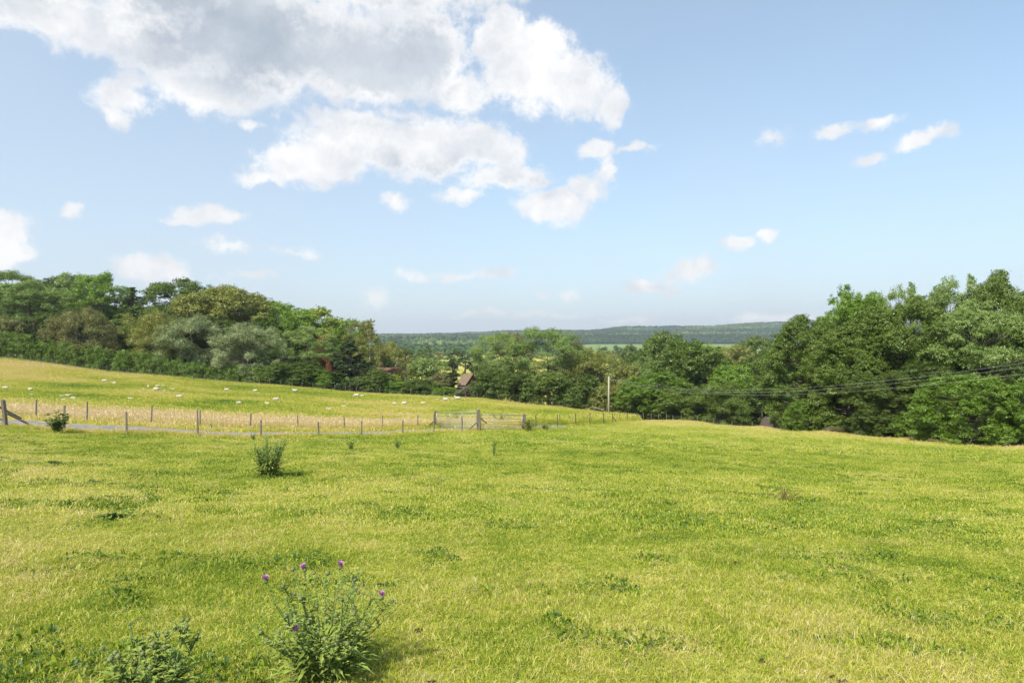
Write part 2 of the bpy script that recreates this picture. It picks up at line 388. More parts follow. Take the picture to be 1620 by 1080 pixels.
# ------------------------------------------------------------------ ground sheets
xs = 9*np.sinh(np.linspace(-7.0, 7.0, 361))
ys = np.concatenate([np.arange(-60, -3, 3.0), np.arange(-3, 14, .22), np.arange(14, 62, .4), np.arange(62, 130, .8), np.geomspace(131, 6000, 110)])
GX, GY = np.meshgrid(xs, ys); GZ = ground(GX, GY)
ny, nx = GX.shape
CX = (GX[:-1, :-1]+GX[1:, 1:])/2; CY = (GY[:-1, :-1]+GY[1:, 1:])/2
cpx = 810+F*CX/np.maximum(CY, 3)
E = edge(CX, CY)
HEDGE_PX = [-700, 0, 200, 400, 600, 757, 860, 975, 1010]; HEDGE_Y = [112, 113, 113.5, 116.5, 117, 117, 114, 109, 100]
HB = np.interp(cpx, HEDGE_PX, HEDGE_Y)
region = np.full(CX.shape, 2)
region[(CY < E)] = 0
region[(CY >= E) & (CY < HB) & (cpx < 1010)] = 1
region[(CY > 185) & ((cpx > 560) | (CY > 420))] = 3
woodstart = np.interp(cpx, [500, 600, 780, 900, 930, 1700], [1500, 1500, 1700, 2000, 2280, 2280])
region[CY > woodstart] = 4
idx = (np.arange(ny-1)[:, None]*nx+np.arange(nx-1)[None, :])
def dryness(X, Y):
    """0 lush .. 1 straw"""
    Z = ground(X, Y, False); px, py = img(X, np.maximum(Y, 1), Z)
    near = Y < edge(X, Y)
    d = .45+(fbm(X*.35, Y*.35, 4, 21)-.5)*.46+(fbm(X*1.7, Y*1.7, 3, 33)-.5)*.42
    d += .20*np.exp(-(((px-120)/170)**2+((py-775)/45)**2))+.14*np.exp(-(((px-520)/130)**2+((py-770)/25)**2))+.10*np.exp(-((px-40)/120)**2)
    d -= .05*np.exp(-(((px-1000)/330)**2+((py-740)/60)**2))
    e = edge(X, Y)-Y
    d += .38*np.exp(-(np.maximum(e, 0)/(6.5+20*np.exp(-((px-1150)/160)**2)))**2)*sstep(940, 1040, px)
    # meadow
    m = .56+(fbm(X*.09, Y*.16, 4, 41)-.5)*.55+(fbm(X*.6, Y*.6, 3, 43)-.5)*.3
    HBv = np.interp(px, HEDGE_PX, HEDGE_Y)
    fy = np.interp(px, [-700, 0, 200, 400, 600, 700, 860, 1000], [31, 35.5, 36.5, 40, 48, 52, 60, 84])
    strip = np.exp(-(((Y-fy-5.5)/5.5)**2))
    m += .36*strip*sstep(690, 640, px)+.12*strip
    m += .12*np.exp(-((HBv-Y)/12)**2)*sstep(1000, 500, px)*.6
    m += .25*np.exp(-(((px+20)/120)**2+((py-585)/14)**2))
    for (a, b, c, e_, s) in [(130,612,95,5,-.42),(100,628,120,6,-.24),(330,640,70,5,-.36),(450,645,100,6,-.2),(170,603,90,6,-.12),(480,626,110,7,-.15),(330,612,120,5,-.12),(720,650,35,6,-.3),(890,655,60,8,-.25),(640,655,110,9,.14),(840,640,80,6,.12),(790,652,30,5,-.2),(390,617,60,5,-.15)]:
        m += s*np.exp(-(((px-a)/c)**2+((py-b)/e_)**2))
    v = np.where(near, d, m)
    return np.clip(v, 0, 1), px, py, near
def valley_tone(X, Y):
    Z = ground(X, Y, False); px, py = img(X, Y, Z)
    cx = np.floor(X/170+.3*np.sin(Y/260)+40).astype(int); cy = np.floor((Y/1.0)**.62/6.5).astype(int)
    h = ((cx*73856093) ^ (cy*19349663)) % 97/97.0
    v = .3+.55*h
    v = np.where((Y < 760), .62+.1*h, v)
    v = np.where((px > 905) & (Y > 1250), .22, v)
    v = np.where((px > 880) & (px < 915) & (Y > 1250), .75, v)
    return v
V = np.stack([GX.ravel(), GY.ravel(), GZ.ravel()], 1)
dry_all = dryness(GX.ravel(), GY.ravel())[0]
dry_val = valley_tone(GX.ravel(), np.maximum(GY.ravel(), 1))
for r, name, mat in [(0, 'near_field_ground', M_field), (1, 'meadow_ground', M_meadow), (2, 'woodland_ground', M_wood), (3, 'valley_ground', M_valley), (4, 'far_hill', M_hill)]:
    q = idx[region == r].ravel()
    fq = np.stack([q, q+1, q+nx+1, q+nx], 1)
    used, inv = np.unique(fq, return_inverse=True)
    dv = (dry_val if r == 3 else dry_all)[used]
    me = np_mesh(name, V[used], inv.ravel(), 4, True, {'dry': ('POINT', dv)})
    tag(link(name, me, None, mat), kind='structure')

# track: a tarmac strip with soft edges laid on the ground
TRK = [(-260, 27.5), (-120, 29), (0, 31.3), (100, 31.7), (200, 32.3), (313, 33.7), (414, 36), (504, 39.5), (572, 43), (637, 46), (700, 48.8), (757, 51), (800, 52.5), (850, 56), (880, 61)]
def smooth_path(P, n=12):
    P = [Vector(p) for p in P]; out = []
    for i in range(len(P)-1):
        a, b, c, d = P[max(i-1, 0)], P[i], P[i+1], P[min(i+2, len(P)-1)]
        for k in range(n):
            t = k/n; out.append(.5*((2*b)+(c-a)*t+(2*a-5*b+4*c-d)*t*t+(3*b-a-3*c+d)*t*t*t))
    return out+[P[-1]]
tp = smooth_path([((p-810)/F*y, y) for p, y in TRK], 14)
tv = []; nw = 9
for i, p in enumerate(tp):
    d = (tp[min(i+1, len(tp)-1)]-tp[max(i-1, 0)]).normalized(); nrm = Vector((-d.y, d.x))
    hw = 1.55+.12*math.sin(i*.9)+.1*random.uniform(-1, 1)
    for k in range(nw):
        u = (k/(nw-1)-.5)*2; x, y = p+nrm*u*hw
        tv.append((x, y, g1(x, y)+.035-.03*u*u))
tf_ = [(i*nw+k, i*nw+k+1, (i+1)*nw+k+1, (i+1)*nw+k) for i in range(len(tp)-1) for k in range(nw-1)]
tme = np_mesh('track', tv, np.array(tf_)[:, ::-1], 4, True)
tag(link('track', tme, None, M_track), kind='structure')
def track_dist(X, Y):
    T = np.array([(p.x, p.y) for p in tp]); d = np.full(X.shape, 1e9)
    for a in T[::3]: d = np.minimum(d, np.hypot(X-a[0], Y-a[1]))
    return d

# bare earth bank seen through the gap in the trees
bv = []
for j in range(9):
    for i in range(9):
        Y = 79+j*1.7; c = 1219+3*math.sin(j*.7); hw = 21-1.3*j; px = c+(i-4)/4*hw
        yi = 679-j*2.7+1.2*math.sin(i*1.9+j)+abs(i-4)**2*.25; X = (px-810)/F*Y; bv.append((X, Y, CZ-(yi-540)/F*Y))
bf = [(j*9+i, j*9+i+1, (j+1)*9+i+1, (j+1)*9+i) for j in range(8) for i in range(8)]
ring = [i for i in range(9)]+[j*9+8 for j in range(1, 9)]+[72+i for i in range(7, -1, -1)]+[j*9 for j in range(7, 0, -1)]
nb0 = len(bv); bv += [(bv[k][0], bv[k][1], bv[k][2]-6) for k in ring]
bf += [(ring[(k+1) % 32], ring[k], nb0+k, nb0+(k+1) % 32) for k in range(32)]
tag(link('earth_bank', np_mesh('earth_bank', bv, np.array(bf), 4, True), None, M_earth), kind='structure')

# ------------------------------------------------------------------ grass (uncountable: instanced tufts on points)
def tuft(name, n, r, lmin, lmax, wd, lean=.5, seeds=0, seed=1, straw=.0):
    g = np.random.default_rng(seed); V = []; Fq = []; lr = []
    for i in range(n):
        a = g.uniform(0, 6.283); rr = r*math.sqrt(g.uniform(0, 1)); b = np.array([rr*math.cos(a), rr*math.sin(a), -.01])
        l = g.uniform(lmin, lmax); d = g.uniform(0, 6.283); ln = g.uniform(.15, 1)*lean
        h = np.array([math.cos(d), math.sin(d), 0]); s = np.array([-h[1], h[0], 0])*wd*g.uniform(.6, 1.3)*.5
        tw = g.uniform(0, 6.283); s = np.array([math.cos(tw), math.sin(tw), 0])*np.linalg.norm(s)
        m = b+h*l*ln*.35+np.array([0, 0, l*.62*(1-ln*.25)]); t = b+h*l*ln*1.05+np.array([0, 0, l*(1-ln*.62)])
        k = len(V); V += [b-s, b+s, m+s*.8, m-s*.8, t]
        Fq += [(k, k+1, k+2), (k, k+2, k+3), (k+3, k+2, k+4)]
        v = g.uniform(0, 1); lr += [v]*3
        if i < seeds:
            k = len(V); sw = wd*1.5; u = np.array([math.cos(tw+1), math.sin(tw+1), 0])*sw
            hh = t+h*l*.12+np.array([0, 0, l*.12]); V += [t-np.array([0, 0, l*.05]), (t+hh)/2+u, hh, (t+hh)/2-u]
            Fq += [(k, k+1, k+2), (k, k+2, k+3)]; lr += [1.0]*2
    return np_mesh(name, np.array(V), np.array(Fq), 3, False, {'lr': ('FACE', lr)})
def proto_collection(name, meshes, mat):
    c = bpy.data.collections.new(name)
    for i, me in enumerate(meshes):
        if len(me.materials) == 0: me.materials.append(mat)
        c.objects.link(bpy.data.objects.new(name+'_source', me))
    return c
def scatter(name, P, rot, scl, coll, extra=None, tilt=None):
    """one object: points that carry instances of the collection's members"""
    me = bpy.data.meshes.new(name); me.vertices.add(len(P)); me.vertices.foreach_set('co', np.asarray(P, np.float32).ravel())
    a = me.attributes.new('rot', 'FLOAT_VECTOR', 'POINT'); a.data.foreach_set('vector', np.asarray(rot, np.float32).ravel())
    a = me.attributes.new('scl', 'FLOAT_VECTOR', 'POINT'); a.data.foreach_set('vector', np.asarray(scl, np.float32).ravel())
    for k, v in (extra or {}).items():
        a = me.attributes.new(k, 'FLOAT', 'POINT'); a.data.foreach_set('value', np.asarray(v, np.float32))
    o = link(name, me)
    ng = bpy.data.node_groups.new(name, 'GeometryNodeTree')
    ng.interface.new_socket('Geometry', in_out='INPUT', socket_type='NodeSocketGeometry')
    ng.interface.new_socket('Geometry', in_out='OUTPUT', socket_type='NodeSocketGeometry')
    gi = ng.nodes.new('NodeGroupInput'); go = ng.nodes.new('NodeGroupOutput')
    ci = ng.nodes.new('GeometryNodeCollectionInfo'); ci.inputs['Collection'].default_value = coll
    ci.inputs['Separate Children'].default_value = True; ci.inputs['Reset Children'].default_value = True
    ip = ng.nodes.new('GeometryNodeInstanceOnPoints'); ip.inputs['Pick Instance'].default_value = True
    def na(nm):
        n = ng.nodes.new('GeometryNodeInputNamedAttribute'); n.data_type = 'FLOAT_VECTOR'; n.inputs['Name'].default_value = nm; return n.outputs['Attribute']
    ng.links.new(gi.outputs[0], ip.inputs['Points']); ng.links.new(ci.outputs[0], ip.inputs['Instance'])
    e2r = ng.nodes.new('FunctionNodeEulerToRotation'); ng.links.new(na('rot'), e2r.inputs[0])
    ng.links.new(e2r.outputs[0], ip.inputs['Rotation']); ng.links.new(na('scl'), ip.inputs['Scale'])
    ng.links.new(ip.outputs[0], go.inputs[0])
    md = o.modifiers.new('scatter', 'NODES'); md.node_group = ng
    return o
def rots(n, tilt=.1): return np.stack([rng.uniform(-tilt, tilt, n), rng.uniform(-tilt, tilt, n), rng.uniform(0, 6.283, n)], 1)

near_c = proto_collection('turf_near', [tuft('turf_near', 64, .08, .018, .060, .0040, 1.15, 0, s) for s in (1, 2, 3, 4)]+[tuft('turf_near', 42, .08, .03, .085, .0038, 1.35, 0, 5)], M_turf)
mid_c = proto_collection('turf_mid', [tuft('turf_mid', 90, .22, .022, .065, .0085, 1.1, 0, s) for s in (11, 12, 13)], M_turf)
far_c = proto_collection('turf_far', [tuft('turf_far', 90, .6, .03, .09, .024, .9, 0, s) for s in (21, 22, 23)], M_turf)
tall_c = proto_collection('tall_grass', [tuft('tall_grass', 46, .30, .22, .62, .011, .38, 9, s) for s in (31, 32, 33)], M_tall)
mead_c = proto_collection('meadow_grass', [tuft('meadow_grass', 60, .55, .10, .30, .024, .5, 4, s) for s in (41, 42, 43)], M_tall)

OFF = 6.0
def wedge(n, y0, y1, t0=-.92, t1=.92, power=1.0):
    Y = np.sqrt(rng.uniform((y0+OFF)**2, (y1+OFF)**2, n))-OFF; t = rng.uniform(t0, t1, n); return t*(Y+OFF), Y
def turf(name, n, y0, y1, coll, s0, s1, zoff=0., tilt=.25, label=None):
    X, Y = wedge(n, y0, y1)
    k = Y < edge(X, Y)+.2; X = X[k]; Y = Y[k]
    d, px, py, _ = dryness(X, Y); Z = ground(X, Y)+zoff
    hgt = .45+1.1*fbm(X*.8, Y*.8, 3, 71)
    s = rng.uniform(s0, s1, len(X)); sc = np.stack([s, s, s*hgt], 1)
    d = np.clip(d+rng.normal(0, .10, len(X))+.06, 0, 1)
    o = scatter(name, np.stack([X, Y, Z], 1), rots(len(X), tilt), sc, coll, {'dry': d})
    tag(o, label, 'grass', None, 'stuff')
turf('short_grass', 62000, 1.2, 9.5, near_c, .8, 1.35, label='short grazed turf of mixed green and straw blades nearest the camera')
turf('short_grass', 40000, 9.0, 30, mid_c, .8, 1.4, label='short yellow-green pasture turf across the middle of the near field')
turf('short_grass', 25000, 28, 90, far_c, .7, 1.3, label='short bright pasture turf towards the far edge of the near field')

def cover(name, X, Y, coll, s0, s1, label, ddry=0, hmul=1.0, hn=.4):
    d, px, py, _ = dryness(X, Y); Z = ground(X, Y)
    s = rng.uniform(s0, s1, len(X)); h = s*hmul*(1-hn/2+hn*rng.uniform(0, 1, len(X)))
    sc = np.stack([s, s, h], 1)
    o = scatter(name, np.stack([X, Y, Z], 1), rots(len(X), .12), sc, coll, {'dry': np.clip(d+ddry+rng.normal(0, .07, len(X)), 0, 1)})
    tag(o, label, 'grass', None, 'stuff')
# meadow sward
X, Y = wedge(66000, 33, 118, -.92, .25)
px = 810+F*X/Y; HBv = np.interp(px, HEDGE_PX, HEDGE_Y); td = track_dist(X, Y)
k = (Y > edge(X, Y)+.3) & (Y < HBv+1.5) & (td > 1.9) & (px < 1010); cover('meadow_grass', X[k], Y[k], mead_c, .8, 1.25, 'yellow-green meadow grass the sheep graze in beyond the track', 0, 1.0)
# clover and other flat broad leaves in darker patches of the near turf
clo_c = proto_collection('clover', [tuft('clover', 70, .14, .02, .045, .015, 1.3, 0, s) for s in (51, 52)], M_turf)
X, Y = wedge(84000, 1.2, 34); k = (Y < edge(X, Y)) & (fbm(X*1.1, Y*1.5, 4, 91) > .61); X = X[k]; Y = Y[k]
s_ = rng.uniform(.7, 1.5, len(X))
o = scatter('clover_patches', np.stack([X, Y, ground(X, Y)], 1), rots(len(X), .2), np.stack([s_, s_, s_*1.4], 1), clo_c, {'dry': rng.uniform(.06, .28, len(X))})
tag(o, 'dark green clover and flat weeds in patches of the near turf', 'clover', None, 'stuff')
lit_c = proto_collection('straw_litter', [tuft('straw_litter', 14, .09, .04, .09, .0035, 2.2, 0, s) for s in (61, 62, 63)], M_turf)
X, Y = wedge(72000, 1.2, 16); k = (fbm(X*1.6, Y*1.6, 3, 95)+rng.normal(0, .08, len(X)) > .64); X = X[k]; Y = Y[k]
s_ = rng.uniform(.7, 1.3, len(X))
o = scatter('straw_litter', np.stack([X, Y, ground(X, Y)+.012], 1), rots(len(X), .3), np.stack([s_, s_, s_], 1), lit_c, {'dry': rng.uniform(.55, .85, len(X))})
tag(o, 'pale dead straws lying matted over the near turf', 'grass', None, 'stuff')
# tall dry strip beyond the track fence and by the far fence
X, Y = wedge(48000, 33, 72, -.92, .12)
px = 810+F*X/Y; fy = np.interp(px, [-700, 0, 200, 400, 600, 700, 860, 1000], [31, 35.5, 36.5, 40, 48, 52, 60, 84]); td = track_dist(X, Y)
k = (Y > fy-.4) & (Y < fy+rng.gamma(2.2, 3.0, len(Y))) & (td > 2.2) & (px < 960)
cover('tall_grass', X[k], Y[k], tall_c, .8, 1.2, 'tall pale seeding grass along the far side of the track', .06, .95)
# rough verge between the near fence and the track, and along the right-hand edge of the field
u = rng.uniform(0, 1, 9000); P = rng.uniform(-100, 1010, 9000); Ye = np.interp(P, EDGE_PX, EDGE_Y)+rng.normal(.15, .35, 9000)
X = (P-810)/F*Ye; k = (rng.uniform(0, 1, 9000) < .5) & (track_dist(X, Ye) > 1.5)
cover('verge_grass', X[k], Ye[k], tall_c, .30, .62, 'rough dry verge grass under the near track fence', .1, .8, .9)
P = rng.uniform(960, 1900, 26000); Ye = np.interp(P, EDGE_PX, EDGE_Y)+rng.normal(-.2, 1.0, len(P)); X = (P-810)/F*Ye
cover('edge_grass', X, Ye, tall_c, .35, .72, 'parched buff grass along the right-hand edge of the near field', -.06, .75, 1.0)
P = rng.uniform(835, 1010, 7000); Ye = np.interp(P, EDGE_PX, EDGE_Y)+rng.uniform(.5, 24, len(P)); X = (P-810)/F*Ye
k = (Ye < 108) & (track_dist(X, Ye) > 1.9)
cover('tall_grass', X[k], Ye[k], tall_c, 1.0, 1.5, 'tall green and buff grass right of the gates inside the fence corner', -.22, 1.0)
# dark tall nettles and grass under the hedge
P = rng.uniform(-60, 1000, 9000); Ye = np.interp(P, HEDGE_PX, HEDGE_Y)+rng.uniform(-.8, 1.6, len(P)); X = (P-810)/F*Ye
cover('hedge_bottom_grass', X, Ye, tall_c, .45, .8, 'dark green rank grass at the foot of the hedge beyond the sheep', -.5, 1.0)

# ------------------------------------------------------------------ trees
PROFILE = {'round': lambda u: (max(0, 1-(2*u-.9)**2/1.25))**.5 if u < .95 else .4, 'dome': lambda u: (1-u**2.6)**.5*(.72+.28*min(1, u*3)),
           'cone': lambda u: (1-u)**.85*.98+.03, 'column': lambda u: min(1, (1-u)*2.6)**.6*(.7+.3*min(1, u*4)), 'bush': lambda u: (1-u**2.2)**.55,
           'spread': lambda u: .55+.45*math.sin(u*2.6) if u < .9 else .55}
def make_tree(name, seed, H, R, cb, prof, nl, nleaf, leaf, lobe=(.18, .32), droop=0., flat=.7, trunk=.03, airy=0., bark='bark', limbs=26, conif=False, stems=1, upbias=.45):
    g = np.random.default_rng(seed); pf = PROFILE[prof]
    lobes = []
    phs = g.uniform(0, 6.283, 3)
    zc = H*(cb+(1-cb)*(.42 if cb > .1 else .36))
    for i in range(nl):
        if conif or prof == 'column':
            u = g.uniform(0, 1)**.9; a = g.uniform(0, 6.283); rl = R*g.uniform(*lobe)*(1.0-.6*u)
            rr = max(0, pf(u)*R-rl*.65)*(g.uniform(.82, 1.05) if g.uniform() < .78 else g.uniform(.1, .75)); z = H*(cb+(1-cb)*u)-rl*flat*(.5+.4*u)-droop*rr*.35
            lobes.append((rr*math.cos(a), rr*math.sin(a), max(z, H*cb*.5+rl*.3), rl)); continue
        d = g.normal(0, 1, 3); d /= np.linalg.norm(d)
        if d[2] < -.35 and g.uniform() < .6: d[2] = -d[2]
        a = math.atan2(d[1], d[0]); p = 2.7; d = d/((np.abs(d)**p).sum()**(1/p))
        irr = 1+.13*math.sin(2*a+phs[0])+.09*math.sin(3*a+phs[1]+d[2]*3)+g.uniform(-.10, .06)
        rl = R*g.uniform(*lobe); dep = 1.0 if g.uniform() < .8 else g.uniform(.35, .85)
        ax = max(.2, R-rl*.75)*irr*dep; az_ = ((H-rl*flat*.8-zc) if d[2] > 0 else max(.3, zc-H*cb-rl*flat*.6))*dep*(1 if d[2] > 0 else 1.0)*(.94+.1*math.sin(3*a+phs[2]))
        x, y, z = d[0]*ax, d[1]*ax, zc+d[2]*az_-droop*.12*math.hypot(d[0], d[1])*R*.3
        lobes.append((x, y, max(z, rl*flat*.5), rl))
    lob = np.array(lobes); wgt = lob[:, 3]**2; cnt = np.maximum(6, (nleaf*wgt/wgt.sum()).astype(int))
    P = []; Nn = []
    for (x, y, z, rl), c in zip(lob, cnt):
        nsub = int(np.clip(c/26, 7, 46)); th = g.uniform(0, 6.283, nsub); cz = g.uniform(-.75, 1, nsub); sn = np.sqrt(1-cz**2)
        sd_ = np.stack([np.cos(th)*sn, np.sin(th)*sn, cz], 1); rs = g.uniform(.5, 1.08, nsub)[:, None]
        sc_ = np.array([x, y, z])+sd_*rl*rs*np.array([1, 1, flat])
        if droop: sc_[:, 2] -= droop*rl*.5*(np.hypot(sd_[:, 0], sd_[:, 1]))
        k = g.integers(0, nsub, c)
        off = g.normal(0, 1, (c, 3))*rl*(.17+.05*airy)*np.array([1, 1, .55])
        if droop: off[:, 2] -= np.abs(g.normal(0, 1, c))*rl*.22*droop
        p = sc_[k]+off; P.append(p)
        n = sd_[k]*.7+np.array([0, 0, upbias])+g.normal(0, .45, (c, 3)); Nn.append(n)
    P = np.concatenate(P); Nn = np.concatenate(Nn); Nn /= np.linalg.norm(Nn, axis=1)[:, None]
    keep = P[:, 2] > .05*H*(1 if cb < .1 else 1.5); P = P[keep]; Nn = Nn[keep]
    m = len(P); a = g.normal(0, 1, (m, 3)); a[:, 2] -= .25+droop; a -= (a*Nn).sum(1)[:, None]*Nn; a /= np.linalg.norm(a, axis=1)[:, None]+1e-9
    b = np.cross(Nn, a); l = leaf*g.uniform(.65, 1.35, m)[:, None]; wd = l*(.5 if not conif else .3)
    Vv = np.stack([P-a*l*.5, P+b*wd*.5+Nn*l*.08, P+a*l*.5, P-b*wd*.5+Nn*l*.08], 1).reshape(-1, 3)
    me = np_mesh(name+'_crown', Vv, np.arange(m*4), 4, False, {'lr': ('FACE', g.uniform(0, 1, m))})
    mb = MB(); tr = trunk*H
    for s in range(stems):
        sx_ = (g.uniform(-.12, .12)*R if stems > 1 else 0); sy_ = (g.uniform(-.12, .12)*R if stems > 1 else 0)
        top = H*(.9 if conif else (cb+(1-cb)*g.uniform(.55, .75))); ex = g.uniform(-.1, .1)*R*(3 if stems > 1 else 1); ey = g.uniform(-.1, .1)*R*(3 if stems > 1 else 1)
        pts = [(sx_*(1-t)+ex*t+.15*tr*math.sin(7*t+s), sy_*(1-t)+ey*t, -.4+(top+.4)*t) for t in np.linspace(0, 1, 7)]
        mb.tube(pts, [tr*1.35/(stems**.4)*(1-t*.86) for t in np.linspace(0, 1, 7)], 8)
    order = g.permutation(len(lob))[:limbs]
    for i in order:
        x, y, z, rl = lob[i]; zb = min(z-.1*H*g.uniform(.3, 1.4), H*.7); zb = max(zb, H*max(cb*.55, .08)) if z > H*cb*.6 else z*.7
        f = min(1, zb/(H*.7)); s0 = Vector((0, 0, zb)); e = Vector((x, y, z)); mid = s0.lerp(e, .5)+Vector((g.uniform(-.1, .1)*R, g.uniform(-.1, .1)*R, -.05*H*g.uniform(0, 1)))
        r0 = tr*.42*(1-f*.55)
        mb.tube([s0, s0.lerp(mid, .6), mid.lerp(e, .4), e], [r0, r0*.75, r0*.5, r0*.18], 5)
    tm = mb.mesh(name+'_trunk', True); tm.materials.append(M_pale if bark == 'pale' else M_bark)
    me.materials.append(LM['oak'])
    return dict(crown=me, trunk=tm, H=float(np.percentile(P[:, 2], 99.6)), W=float(np.percentile(np.abs(P[:, 0]), 98.5)+np.percentile(np.abs(P[:, 1]), 98.5)))
PR = {}
PR['oak'] = [make_tree('oak', s, 12, 5.5, .18, 'round', 66, 44000, .25, (.18, .31)) for s in (101, 102)]
PR['broad'] = [make_tree('broad', s, 12, 5.2, .10, 'dome', 88, 46000, .245, (.15, .26), flat=.78, droop=.15) for s in (111, 112)]
PR['airy'] = [make_tree('airy', s, 13, 4.5, .25, 'round', 70, 34000, .175, (.12, .23), airy=2.4, flat=.7, limbs=44, trunk=.018) for s in (121, 122)]
PR['open'] = [make_tree('open', 131, 13, 5.0, .36, 'spread', 60, 26000, .21, (.13, .23), airy=1.2, flat=.75, limbs=34, trunk=.02)]
PR['willow'] = [make_tree('willow', s, 9, 4.5, .06, 'dome', 74, 46000, .165, (.15, .25), airy=1.2, droop=.9, flat=.8, stems=3) for s in (141, 142)]
PR['flat'] = [make_tree('flat', 151, 12, 6, .3, 'spread', 66, 36000, .23, (.16, .26), flat=.6, limbs=40)]
PR['yew'] = [make_tree('yew', 161, 9, 5, .02, 'cone', 90, 26000, .26, (.16, .26), droop=.55, flat=.42, conif=True)]
PR['cypress'] = [make_tree('cypress', 171, 9, 1.7, .04, 'column', 44, 11000, .2, (.28, .42), droop=0, flat=1.0, conif=True)]
PR['spruce'] = [make_tree('spruce', 181, 10, 2.8, .05, 'cone', 70, 14000, .22, (.18, .3), droop=.9, flat=.4, conif=True)]
PR['bush'] = [make_tree('bush', s, 4.2, 3.2, 0, 'bush', 60, 30000, .17, (.18, .30), flat=.75, trunk=.02, limbs=30, stems=4) for s in (191, 192)]
PR['hazel'] = [make_tree('hazel', 201, 6, 4.5, 0, 'bush', 160, 68000, .14, (.09, .17), flat=.55, trunk=.015, limbs=60, stems=5, droop=.25, upbias=.9)]
PR['near'] = [make_tree('near', s, 13, 5.5, .02, 'dome', 180, 130000, .175, (.10, .20), flat=.75, droop=.25, limbs=60, upbias=.6) for s in (211, 212)]
PR['nearairy'] = [make_tree('nearairy', 221, 13, 5.5, .05, 'dome', 160, 95000, .165, (.09, .18), flat=.75, droop=.1, limbs=70, airy=.6)]
PR['slim'] = [make_tree('slim', 231, 11, 1.6, .35, 'round', 22, 3000, .22, (.22, .42), airy=1, bark='pale', trunk=.012, limbs=16)]
PR['small'] = [make_tree('small', s, 10, 5.5, .05, 'dome', 36, 6500, .55, (.2, .34), limbs=4) for s in (241, 242, 243)]

MATNAME = {'oak': 'oak_tree', 'broad': 'broadleaf_tree', 'airy': 'ash_tree', 'open': 'ash_tree', 'willow': 'willow_tree', 'flat': 'oak_tree', 'yew': 'yew_tree', 'cypress': 'cypress_tree',
           'spruce': 'spruce_tree', 'bush': 'shrub', 'hazel': 'hazel_bush', 'near': 'broadleaf_tree', 'nearairy': 'ash_tree', 'slim': 'birch_tree', 'small': 'hedgerow_tree'}
tree_count = {}
def tree(kind, px, Y, top, wpx, mat, label, group=None, sink=0., rz=None):
    X, Y, z = at(px, Y); k = tree_count.get(kind, 0); tree_count[kind] = k+1
    p = PR[kind][k % len(PR[kind])]
    H = CZ-(top-540)/F*Y-z; W = wpx/F*Y
    o = empty(MATNAME[kind], (X, Y, z-sink), random.uniform(0, 6.28) if rz is None else rz)
    o.scale = (W/p['W'], W/p['W'], (H+sink)/p['H'])
    shrubby = kind in ('bush', 'hazel')
    tag(o, label, 'shrub' if shrubby else 'tree', group)
    t = link('stems' if shrubby else 'trunk', p['trunk'], o)
    c = link('foliage' if shrubby else 'crown', p['crown'], o)
    c.material_slots[0].link = 'OBJECT'; c.material_slots[0].material = LM[mat]
    return o
GL = 'trees of the wood on the left hillside'; GC = 'trees along the far side of the sheep field'; GRt = 'trees at the right edge of the near field'; GV = 'hedgerow trees in the valley'
GS = 'shrubs under the trees beyond the sheep field'
